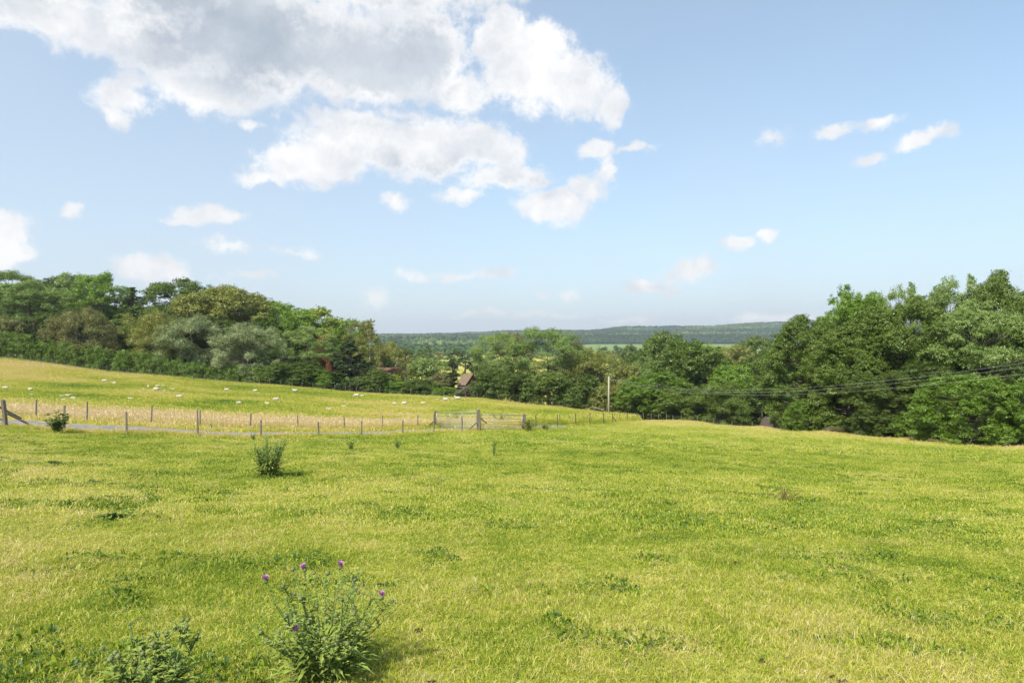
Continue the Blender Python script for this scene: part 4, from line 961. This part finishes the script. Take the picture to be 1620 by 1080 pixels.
# ------------------------------------------------------------------ sheep
M_sheep = simple('sheep_wool', (.44, .385, .28), (.60, .54, .42), 18, .95, .01)
M_face = simple('sheep_face', (.55, .47, .38), (.68, .60, .50), 9, .9)
def sheep_mesh(pose, seed):
    mb = MB(); zb = {'stand': .62, 'graze': .62, 'lie': .30}[pose]
    def ell(c, r, rot=0, seg=(10, 7)):
        vs = []; fs = []; n, k = seg
        for j in range(k+1):
            ph = math.pi*j/k
            for i in range(n):
                th = 2*math.pi*i/n; v = Vector((r[0]*math.cos(ph), r[1]*math.sin(ph)*math.cos(th), r[2]*math.sin(ph)*math.sin(th)))
                v.rotate(Euler((0, rot, 0))); vs.append(Vector(c)+v)
        for j in range(k):
            for i in range(n): fs.append((j*n+i, j*n+(i+1) % n, (j+1)*n+(i+1) % n, (j+1)*n+i))
        mb.add(vs, fs)
    ell((0, 0, zb), (.50, .25, .27)); ell((-.28, 0, zb+.02), (.26, .26, .27)); ell((.26, 0, zb+.02), (.25, .24, .26))
    if pose == 'graze': ell((.52, 0, zb-.12), (.26, .11, .13), .9); hd_ = (.66, 0, zb-.40); ell(hd_, (.16, .075, .085), 1.15); e = (.60, zb-.30)
    elif pose == 'stand': ell((.48, 0, zb+.18), (.24, .11, .13), -.8); hd_ = (.66, 0, zb+.34); ell(hd_, (.16, .075, .085), .35); e = (.58, zb+.38)
    else: ell((.46, 0, zb+.16), (.22, .11, .13), -.7); hd_ = (.64, 0, zb+.28); ell(hd_, (.15, .075, .085), .35); e = (.56, zb+.32)
    for s in (-1, 1): ell((e[0], s*.11, e[1]), (.03, .07, .03), 0, (6, 4))
    ell((-.54, 0, zb-.02), (.05, .05, .16), 0, (6, 5))
    if pose != 'lie':
        for x in (-.32, .32):
            for s in (-1, 1):
                mb.tube([(x, s*.13, zb-.1), (x+.02, s*.13, zb*.5), (x-.02, s*.13, .02)], [.075, .038, .032], 7)
    else:
        for s in (-1, 1): mb.tube([(.3, s*.16, .12), (.52, s*.17, .06)], [.06, .035], 6); mb.tube([(-.3, s*.2, .14), (-.02, s*.25, .06)], [.08, .035], 6)
    me = mb.mesh('sheep_raw'); o = bpy.data.objects.new('sheep_raw', me); COL.objects.link(o)
    md = o.modifiers.new('r', 'REMESH'); md.mode = 'VOXEL'; md.voxel_size = .026; md2 = o.modifiers.new('s', 'SMOOTH'); md2.iterations = 2
    dg = bpy.context.evaluated_depsgraph_get(); out = bpy.data.meshes.new_from_object(o.evaluated_get(dg)); bpy.data.objects.remove(o)
    out.shade_smooth(); out.materials.clear(); out.materials.append(M_sheep); out.materials.append(M_face)
    for p in out.polygons:
        c = p.center
        if (Vector(c)-Vector(hd_)).length < .19 or (pose != 'lie' and c.z < zb*.42): p.material_index = 1
    out.name = 'sheep_'+pose; return out
SM = {k: sheep_mesh(k, 1) for k in ('stand', 'graze', 'lie')}
SHEEP = [ # px, photo y of the back's middle, pose, heading, size, label
 (9, 614, 'graze', 0, 1.15, 'large white sheep nearest the left picture edge'),
 (48, 616, 'graze', 3.0, 1, 'sheep standing alone between the left-edge sheep and the close four'),
 (49, 623.5, 'lie', .3, .7, 'low lamb just below the lone standing sheep at left'),
 (98, 626, 'lie', 2.8, .9, 'upper left sheep of the close four behind the track posts'),
 (107, 624.5, 'lie', .2, 1.05, 'uppermost sheep of the close four behind the track posts'),
 (100, 631.5, 'lie', 0, .9, 'lower left sheep of the close four behind the track posts'),
 (116, 630.5, 'graze', 0, 1.05, 'lower right sheep of the close four behind the track posts'),
 (165.5, 602.5, 'graze', 0, 1, 'left sheep of the pair above the dark rush patch'),
 (181, 605, 'lie', 3.1, .85, 'right sheep of the pair above the dark rush patch'),
 (235, 612, 'stand', 2.2, .8, 'leftmost sheep of the loose group of five by the hedge'),
 (249, 609.5, 'lie', 0, .8, 'upper left sheep of the loose group of five'),
 (257, 609.5, 'lie', 0, .7, 'upper right sheep of the loose group of five'),
 (247, 616, 'graze', 3.1, 1.25, 'largest sheep of the loose group of five, in its lower middle'),
 (258, 618, 'lie', 0, .8, 'lower right sheep of the loose group of five'),
 (207, 629.5, 'lie', 3.1, 1, 'lone sheep lying below the loose group of five'),
 (273.5, 615, 'lie', 3.1, .8, 'small sheep just right of the loose group of five'),
 (284, 627.5, 'graze', 3.1, 1.15, 'lone sheep in open grass below and right of the loose group'),
 (319, 618, 'lie', 0, .65, 'tiny sheep alone in the grass left of the hedge pair'),
 (359, 616.5, 'graze', 0, .95, 'left of two sheep standing near the hedge below the silvery willow'),
 (404, 618, 'graze', 3.1, .9, 'right of two sheep near the hedge below the silvery willow'),
 (378, 637.5, 'graze', 3.1, 1.0, 'lone sheep lower in the field below the two hedge sheep'),
 (423, 637, 'lie', 3.1, .95, 'half hidden sheep left below the bright white one'),
 (437, 632, 'graze', 0, 1.2, 'bright white sheep facing right in the middle of the field'),
 (467, 618, 'stand', 3.1, 1, 'pinkish sheep standing close to the dark hedge'),
 (520, 646, 'lie', 0, 1, 'sheep lying low in green grass, lowest in the field'),
 (544, 642, 'lie', 0, .9, 'sheep lying just right of and above the lowest one'),
 (564, 625.5, 'graze', 3.1, 1.1, 'left sheep of the touching pair by the shrubs'),
 (572.5, 625.5, 'lie', 0, .8, 'right sheep of the touching pair by the shrubs'),
 (624.5, 638.5, 'graze', 0, .9, 'left sheep of the pair above the near fence posts'),
 (639.5, 638, 'graze', 3.1, 1.1, 'right sheep of the pair above the near fence posts'),
 (669, 636.5, 'lie', 0, .9, 'lone sheep between the fence-post pair and the gates'),
 (691, 631, 'lie', 0, .65, 'small sheep leftmost of the row behind the gates'),
 (705, 632, 'graze', 0, 1.1, 'larger sheep second in the row behind the gates'),
 (715, 632, 'lie', 0, .6, 'small sheep third in the row behind the gates'),
 (724.5, 630, 'stand', 3.1, 1.1, 'rightmost sheep of the row behind the gates, head up'),
]
proto = None
for px, y, pose, hdg, s, label in SHEEP:
    zb = {'stand': .7, 'graze': .7, 'lie': .38}[pose]*s
    # walk outwards along the line of sight until the ground lies one back-height below it
    Y = 45.0
    while Y < 111 and (CZ-(y+3.2*s-540)/F*Y)-g1((px-810)/F*Y, Y) > 0: Y += .25
    X = (px-810)/F*Y; o = link('sheep', SM[pose]); s = 9.8*s*Y/F/1.3
    o.location = (X, Y, g1(X, Y)-(.0 if pose == 'lie' else .10*s)); o.scale = (s, s, s); o.rotation_euler = (0, 0, hdg+random.uniform(-.35, .35))
    tag(o, label, 'sheep', 'sheep grazing in the field beyond the track')

# ------------------------------------------------------------------ houses
M_brick = simple('red_brick', (.26, .10, .065), (.36, .16, .10), 3, .9, .01)
M_tile = simple('clay_roof_tile', (.20, .10, .075), (.29, .16, .115), 2.5, .9, .01)
M_tileb = simple('brown_roof_tile', (.17, .125, .085), (.26, .195, .13), 2.5, .9, .01)
M_render = simple('white_render', (.66, .65, .62), (.78, .77, .74), 1.5, .85)
M_glass = simple('window_glass', (.05, .06, .07), (.08, .09, .10), 2, .15)
M_frame = simple('window_frame_paint', (.70, .70, .68), (.78, .78, .76), 3, .6)
def house(px, Y, eave_y, ridge_y, wpx, dep, rz, wall, roof, label, base=None, chim=(.3,), gable_out=False):
    x, y, z = at(px, Y); W_ = wpx/F*Y; hw = W_/2; he = CZ-(eave_y-540)/F*Y-z; hr = CZ-(ridge_y-540)/F*Y-z; hd_ = dep/2
    r = empty('house', (x, y, z), rz); tag(r, label, 'house')
    m = MB(); m.add([(-hw, -hd_, -1), (hw, -hd_, -1), (hw, hd_, -1), (-hw, hd_, -1), (-hw, -hd_, he), (hw, -hd_, he), (hw, hd_, he), (-hw, hd_, he), (-hw, 0, hr-.12), (hw, 0, hr-.12)],
        [(0, 1, 5, 4), (1, 2, 6, 9, 5), (2, 3, 7, 6), (3, 0, 4, 8, 7)]); link('wall', m.mesh('wall'), r, wall)
    for s in (-1, 1):
        rf = empty('roof', (0, 0, 0)); COL.objects.unlink(rf); bpy.data.objects.remove(rf)
        m = MB(); ov = .35; n = 12; v = []
        for k in range(n):   # courses of tiles, each proud of the one below
            t0 = k/n; t1 = (k+1)/n; e0 = Vector((0, s*(hd_+ov)*(1-t0), he-.25+(hr-he+.25)*t0)); e1 = Vector((0, s*(hd_+ov)*(1-t1), he-.25+(hr-he+.25)*t1))
            b0 = len(m.v); up = Vector((0, 0, .07))
            m.add([e0+Vector((-hw-.25, 0, 0)), e0+Vector((hw+.25, 0, 0)), e0+up+Vector((hw+.25, 0, 0)), e0+up+Vector((-hw-.25, 0, 0)), e1+Vector((-hw-.25, 0, .015)), e1+Vector((hw+.25, 0, .015))],
                  [(0, 1, 2, 3), (3, 2, 5, 4), (0, 4, 5, 1), (0, 3, 4), (1, 5, 2)])
        ro = link('roof', m.mesh('roof'), r, roof)
        if s == 1:
            for cx_ in chim:
                m = MB(); m.box((cx_*hw, 0, hr+.45), (.9, .6, 1.7)); m.box((cx_*hw, 0, hr+1.35), (1.05, .75, .12))
                for q_ in (-.2, .2): m.tube([(cx_*hw+q_, 0, hr+1.4), (cx_*hw+q_, 0, hr+1.85)], .12, 8)
                link('chimney', m.mesh('chimney'), ro, wall)
    for i in range(3):
        wx = -hw+W_*(i+.5)/3
        for wz in (he*.3, he*.74):
            m = MB(); m.box((wx, -hd_-.04, wz), (1.25, .1, 1.15)); f = link('window', m.mesh('window'), r, M_frame)
            for q_ in (-.3, .3): m = MB(); m.box((wx+q_, -hd_-.1, wz), (.5, .03, .95)); link('pane', m.mesh('pane'), f, M_glass)
    return r
house(612, 152, 590, 581, 40, 6, .12, M_brick, M_tile, 'red-roofed brick house mostly hidden behind the trees left of the golden cypress', chim=())
house(630, 163, 583, 574.5, 17, 6, 1.2, M_render, M_tileb, 'white-gabled house with a chimney just left of the golden cypress', chim=(-.2,))
house(741, 146, 606, 591, 15, 6, -.5, M_brick, M_tileb, 'small house with steep brown tiled roof right of the weeping conifer', chim=())

# ------------------------------------------------------------------ leaning dead fir bough, logs
def bough():
    g = np.random.default_rng(8); x, y, z = at(738, 121); base = Vector((x-2.4, y, z)); A = P3(717, 120.5, 627); B = P3(765, 121.5, 600)
    r = empty('fallen_conifer', tuple(A)); tag(r, 'fallen conifer with dry olive foliage leaning up to the right behind the sheep', 'fallen tree')
    m = MB(); m.tube([(0, 0, 0), tuple((B-A)*.5), tuple(B-A)], [.2, .14, .05], 7); link('trunk', m.mesh('fallen_trunk'), r, M_bark)
    n = 5000; t = g.uniform(0, 1, n); p = np.outer(t, np.array(B-A)); wd = .75*(1-t*.5); p += g.normal(0, 1, (n, 3))*np.array([.5, .6, .38])*wd[:, None]
    dirv = np.array((B-A).normalized()); a = dirv+g.normal(0, .35, (n, 3)); a /= np.linalg.norm(a, axis=1)[:, None]; b = np.cross(a, g.normal(0, 1, (n, 3))); b /= np.linalg.norm(b, axis=1)[:, None]
    l = .4*g.uniform(.5, 1.3, n)[:, None]; Vv = np.stack([p-a*l*.5, p+b*.035, p+a*l*.5, p-b*.035], 1).reshape(-1, 3)
    link('foliage', np_mesh('dead_foliage', Vv, np.arange(n*4), 4, False, {'lr': ('FACE', g.uniform(0, 1, n))}), r, leaf_mat('dry_conifer_foliage', (.16, .16, .07), (.34, .31, .17)))
bough()
M_moss = simple('mossy_bark', (.05, .05, .02), (.11, .10, .04), 3, .95, .05)
M_cut = simple('cut_timber', (.12, .10, .075), (.20, .17, .13), 6, .9)
def log(px0, y0, px1, y1, Y, r, label, cat, mat, cut=True):
    A = P3(px0, Y, y0); B = P3(px1, Y+.8, y1); root = empty('log', tuple(A)); tag(root, label, cat)
    n = 9; pts = [A.lerp(B, k/(n-1))-A+Vector((0, .05*math.sin(k*1.7), .05*math.sin(k*1.1))) for k in range(n)]
    m = MB(); m.tube(pts, [r*(1+.1*math.sin(k*2.3)) for k in range(n)], 12); link('bark', m.mesh('log_bark', True), root, mat)
    if cut: m = MB(); d = (pts[1]-pts[0]).normalized(); m.tube([pts[0]-d*.012, pts[0]], r*.86, 12); link('cut_end', m.mesh('cut_end'), root, M_cut)
log(1309, 680.5, 1352, 679, 61.8, .33, 'thick mossy log with pale cut end at the dark wood edge', 'log', M_moss)
log(1334, 691, 1349, 694, 59.2, .09, 'short reddish broken branch lying in the dry grass before the log', 'branch', simple('red_timber', (.30, .12, .06), (.42, .2, .12), 5, .9), False)
log(1462, 695, 1492, 698, 52, .10, 'grey dead branch lying at the wood edge left of the hazel', 'branch', M_post, False)

# ------------------------------------------------------------------ thistles and weeds
M_purple = simple('thistle_flower_purple', (.48, .14, .44), (.66, .34, .62), 30, .8)
M_bud = simple('thistle_bud_green', (.13, .17, .05), (.26, .29, .12), 40, .85)
M_stem = simple('thistle_stem', (.09, .16, .05), (.18, .26, .10), 10, .8)
M_weed = simple('weed_leaf_green', (.07, .13, .025), (.15, .23, .05), 6, .8)
M_dock = simple('dry_dock_stem', (.20, .15, .05), (.32, .26, .10), 6, .9)
def head_mesh(flower, r=.016):
    m = MB(); n = 10; vs = []; prof = [(-1.0, .2), (-.7, .75), (-.2, 1.0), (.4, .85), (.85, .5)]
    for z, k in prof:
        for i in range(n): a = 6.283*i/n; vs.append((r*k*math.cos(a), r*k*math.sin(a), r*z*1.15))
    m.add(vs, [(j*n+i, j*n+(i+1) % n, (j+1)*n+(i+1) % n, (j+1)*n+i) for j in range(4) for i in range(n)]+[tuple(4*n+i for i in range(n))])
    g = random.Random(3)
    for i in range(46):  # spiny bracts
        a = g.uniform(0, 6.283); z = g.uniform(-.9, .8); k = np.interp(z, [p[0] for p in prof], [p[1] for p in prof])
        d = Vector((math.cos(a), math.sin(a), .55)); b = Vector((r*k*math.cos(a), r*k*math.sin(a), r*z*1.15)); t = Vector((-math.sin(a), math.cos(a), 0))*r*.14
        m.add([b-t, b+t, b+d*r*.6], [(0, 1, 2)])
    fl = None
    if flower:
        fl = MB()
        for i in range(90):
            a = g.uniform(0, 6.283); s = g.uniform(0, 1)**.5; b = Vector((r*.4*s*math.cos(a), r*.4*s*math.sin(a), r*.85)); e = b+Vector((r*1.05*s*math.cos(a), r*1.05*s*math.sin(a), r*(1.55-.45*s)))
            t = Vector((-math.sin(a), math.cos(a), 0))*r*.09; fl.add([b-t, b+t, e+t*1.4, e-t*1.4], [(0, 1, 2, 3)])
    return m.mesh('bud'), (fl.mesh('florets') if fl else None)
BUD, _ = head_mesh(False); BUD.materials.append(M_bud); HD, FL = head_mesh(True, .0155); HD.materials.append(M_bud); FL.materials.append(M_purple)
def spiny_leaf(m, b, d, l, wd, g):
    """lanceolate leaf with toothed edge, from b along d"""
    up = Vector((0, 0, 1)); s = d.cross(up).normalized() if abs(d.z) < .97 else Vector((1, 0, 0)); nrm = s.cross(d).normalized(); k = 5; c = []; Lf = []; Rt = []
    for i in range(k+1):
        t = i/k; p = b+d*l*t-up*l*.35*t*t+nrm*0; w_ = wd*math.sin(math.pi*min(.98, .12+.88*t))*(1.0 if i % 2 else .38); c.append(p); Lf.append(p+s*w_+nrm*w_*.4); Rt.append(p-s*w_+nrm*w_*.4)
    vs = c+Lf+Rt; n = k+1; fs = []
    for i in range(k): fs += [(i, i+1, n+i+1, n+i), (i, 2*n+i, 2*n+i+1, i+1)]
    m.add(vs, fs)
def thistle(base, H, spread, nst, label, seed, flowers=(), buds=1.0, leafn=9, leafl=.13, stemr=.004, group='thistles in the near field', heads=True, headscale=1.0):
    g = random.Random(seed); r = empty('thistle', base); tag(r, label, 'thistle', group)
    st = MB(); lf = MB(); tips = []
    for i in range(nst):
        a = 6.283*i/nst+g.uniform(-.4, .4); rad_ = spread*(g.uniform(.1, 1)**.7); h = H*g.uniform(.55, 1)*(1-.2*(rad_/max(spread, .01)))
        b = Vector((spread*g.uniform(.08, .34)*math.cos(a), spread*g.uniform(.08, .34)*math.sin(a), 0)); e = Vector((rad_*math.cos(a), rad_*math.sin(a), h)); mid = b.lerp(e, .5)+Vector((0, 0, -.04*h)); mid.x *= .8; mid.y *= .8
        st.tube([b, b.lerp(mid, .6), mid, mid.lerp(e, .6), e], [stemr*1.6, stemr*1.4, stemr*1.1, stemr*.9, stemr*.7], 5); tips.append(e)
        for j in range(leafn):
            t = g.uniform(.02, .95); p = (b.lerp(mid, t*2) if t < .5 else mid.lerp(e, t*2-1)); aa = g.uniform(0, 6.283); d = Vector((math.cos(aa), math.sin(aa), g.uniform(.2, .9))).normalized()
            spiny_leaf(lf, p, d, leafl*(1.25-t)*g.uniform(.6, 1.2), leafl*.12, g)
        for j in range(g.randint(3, 5)):
            t = g.uniform(.45, .95); p = mid.lerp(e, t*2-1) if t > .5 else b.lerp(mid, t*2); aa = g.uniform(0, 6.283); q_ = p+Vector((math.cos(aa)*.07, math.sin(aa)*.07, g.uniform(.07, .14)))*(H/.8)
            st.tube([p, p.lerp(q_, .5)+Vector((0, 0, -.008)), q_], [stemr*.7, stemr*.6, stemr*.5], 4); tips.append(q_)
            for k in range(3): aa = g.uniform(0, 6.283); spiny_leaf(lf, p.lerp(q_, g.uniform(.2, 1)), Vector((math.cos(aa), math.sin(aa), .5)).normalized(), leafl*.5, leafl*.10, g)
    for j in range(nst*10):  # basal rosette
        aa = g.uniform(0, 6.283); rb = spread*g.uniform(.05, .55); spiny_leaf(lf, Vector((rb*math.cos(aa), rb*math.sin(aa), g.uniform(.0, .38)*H)), Vector((math.cos(aa), math.sin(aa), g.uniform(.1, 1.1))).normalized(), leafl*g.uniform(1, 1.9), leafl*.14, g)
    for f in flowers:
        st.tube([Vector((f.x*.5, f.y*.5, f.z*.45)), Vector((f.x*.8, f.y*.8, f.z*.72)), f], [stemr, stemr*.8, stemr*.6], 5)
        for j in range(5):
            aa = g.uniform(0, 6.283); t = g.uniform(.5, .95); spiny_leaf(lf, Vector((f.x*(.6+.4*t), f.y*(.6+.4*t), f.z*(.45+.55*t))), Vector((math.cos(aa), math.sin(aa), .7)).normalized(), leafl*.6, leafl*.12, g)
        o = link('flower_head', HD, r); o.location = f; o.scale = (headscale,)*3; o.rotation_euler = (g.uniform(-.3, .3), g.uniform(-.3, .3), 0); fo = link('petals', FL, o)
    link('stem', st.mesh('thistle_stem', True), r, M_stem); link('foliage', lf.mesh('thistle_leaves'), r, None).data.materials.append(M_thleaf)
    if heads:
        for e in tips:
            if g.random() > buds: continue
            o = link('bud', BUD, r); o.location = e; s = g.uniform(.55, 1.0)*headscale; o.scale = (s, s, s); o.rotation_euler = (g.uniform(-.5, .5), g.uniform(-.5, .5), 0)
    return r
M_thleaf = simple('thistle_leaf', (.14, .20, .028), (.31, .37, .08), 9, .8)
M_thleaf2 = M_thleaf
x, y, z = at(511, 3.95); B0 = Vector((x, y, z))
fl = [P3(420, 3.85, 918)-B0, P3(482, 3.75, 900)-B0, P3(538, 3.9, 896)-B0, P3(603, 3.8, 944)-B0, P3(468, 3.6, 998)-B0]
thistle((x, y, z), .70, .47, 34, 'large bushy thistle with five purple flowers in the foreground', 5, fl, .36, 22, .10, .0026)
x, y, z = at(238, 3.3)
thistle((x, y, z), .60, .25, 17, 'leafy foreground thistle in green bud cut by the bottom picture edge', 9, (), .42, 40, .13, .0045, headscale=.95)
x, y, z = at(425, 14.9)
thistle((x, y, z), 1.12, .50, 30, 'tall vase-shaped thistle standing alone before the track', 12, (), .45, 24, .16, .007, headscale=.9)
def weed(px, Y, h, rad_, label, seed, mat, n=60, leafl=.12, wd=.2, name='weed'):
    g = random.Random(seed); x, y, z = at(px, Y); r = empty(name, (x, y, z)); tag(r, label, 'weed', 'weeds growing in the pasture'); st = MB(); lf = MB()
    for i in range(max(5, n//8)):
        a = g.uniform(0, 6.283); rr = rad_*g.uniform(0, 1); e = Vector((rr*math.cos(a), rr*math.sin(a), h*g.uniform(.5, 1))); st.tube([(e.x*.3, e.y*.3, 0), tuple(e*.5), tuple(e)], [.007, .006, .004], 4)
        for j in range(8):
            aa = g.uniform(0, 6.283); spiny_leaf(lf, e*g.uniform(.2, 1), Vector((math.cos(aa), math.sin(aa), g.uniform(.2, .9))).normalized(), leafl*g.uniform(.5, 1.2), leafl*wd, g)
    link('stem', st.mesh('weed_stem'), r, M_stem if mat is not M_dock else M_dock); link('foliage', lf.mesh('weed_leaves'), r, mat)
M_ragged = simple('yellowing_leaves', (.20, .21, .04), (.40, .34, .09), 6, .8)
weed(92, 28.0, 1.0, .55, 'leafy dark green bush on the bank by the left corner post', 1, M_weed, 300, .26, .28, 'bush')
weed(555, 25.5, .52, .25, 'small dense green weed clump below the track, left of two', 2, M_thleaf, 130, .14, .16)
weed(629, 27.5, .55, .2, 'small pointed green weed clump below the track, right of two', 3, M_thleaf, 110, .14, .16)
weed(781, 24.0, .72, .24, 'thin upright weed with brown stems before the gates', 4, M_thleaf, 110, .13, .16)
weed(1241, 13.2, .30, .42, 'patch of sparse brown dock stems in the open field', 5, M_dock, 220, .045, .2)
weed(180, 9.2, .10, .26, 'low dark green nettle patch in the dry turf at left', 6, M_weed, 150, .08, .35)
weed(86, 16.2, .12, .30, 'low flat weed tuft in the left of the field', 7, M_weed, 120, .1, .3)
weed(146, 13.0, .08, .22, 'flat dark rosette weed above the nettle patch', 8, M_weed, 90, .08, .35)
weed(836, 49.6, 1.15, .9, 'straggly yellowish shrub growing round the right gate post', 9, M_ragged, 420, .22, .22, 'bush')
weed(862, 52.0, .6, .8, 'low yellow-brown weeds right of the right gate post', 10, M_ragged, 260, .2, .2, 'weeds')
weed(793, 62, .9, 1.6, 'dark green nettles seen behind the right gate', 11, M_weed, 200, .22, .3, 'nettles')
weed(722, 62, .8, 1.6, 'dark green nettles seen behind the left gate', 12, M_weed, 200, .22, .3, 'nettles')
weed(401, 31.8, .35, .3, 'dark tuft of weeds on the bank behind the vase-shaped thistle', 13, M_weed, 90, .14, .25)
weed(333, 36.6, .45, .18, 'small dark plant beyond the track', 14, M_weed, 60, .14, .25)

M_dung = simple('dry_dung', (.04, .028, .018), (.09, .065, .04), 8, .95)
for px, Y, rr, lab in [(662, 4.75, .030, 'small dark dropping right of the large bushy thistle'), (692, 3.85, .035, 'dark dropping nearest the bottom edge'), (1166, 7.2, .04, 'dark dropping out in the right part of the field'),
                       (1212, 4.3, .03, 'brown dropping low in the right foreground'), (896, 12.5, .05, 'dark dropping in the middle of the field'), (1332, 4.0, .04, 'brown clod in the bottom right of the field')]:
    x, y, z = at(px, Y); g = random.Random(px); m = MB()
    for k in range(9):
        c = Vector((g.gauss(0, rr*.7), g.gauss(0, rr*.7), rr*g.uniform(.1, .4))); q_ = rr*g.uniform(.22, .4)
        m.add([c+Vector((q_, 0, 0)), c+Vector((0, q_, 0)), c+Vector((-q_, 0, 0)), c+Vector((0, -q_, 0)), c+Vector((0, 0, q_*.8)), c+Vector((0, 0, -q_))], [(0, 1, 4), (1, 2, 4), (2, 3, 4), (3, 0, 4), (1, 0, 5), (2, 1, 5), (3, 2, 5), (0, 3, 5)])
    o = link('dung', m.mesh('dung', True), None, M_dung); o.location = (x, y, z+.02); tag(o, lab, 'dung', 'droppings on the turf')

# ------------------------------------------------------------------ air
hz = MB(); hz.add([(x, y, z) for x in (-6200, 6200) for y in (-62, 6100) for z in (-75, 190)], [(0, 1, 3, 2), (4, 6, 7, 5), (0, 4, 5, 1), (2, 3, 7, 6), (0, 2, 6, 4), (1, 5, 7, 3)])
hm_, ht = nodemat('haze_air'); q = NT(ht)
vv = q.n('ShaderNodeVolumePrincipled', {'Color': (.86, .93, 1, 1), 'Density': .00014, 'Anisotropy': .2})
ht.links.new(vv.outputs[0], q.n('ShaderNodeOutputMaterial').inputs['Volume'])
HZ = link('haze', hz.mesh('haze'), None, hm_); tag(HZ, kind='stuff')
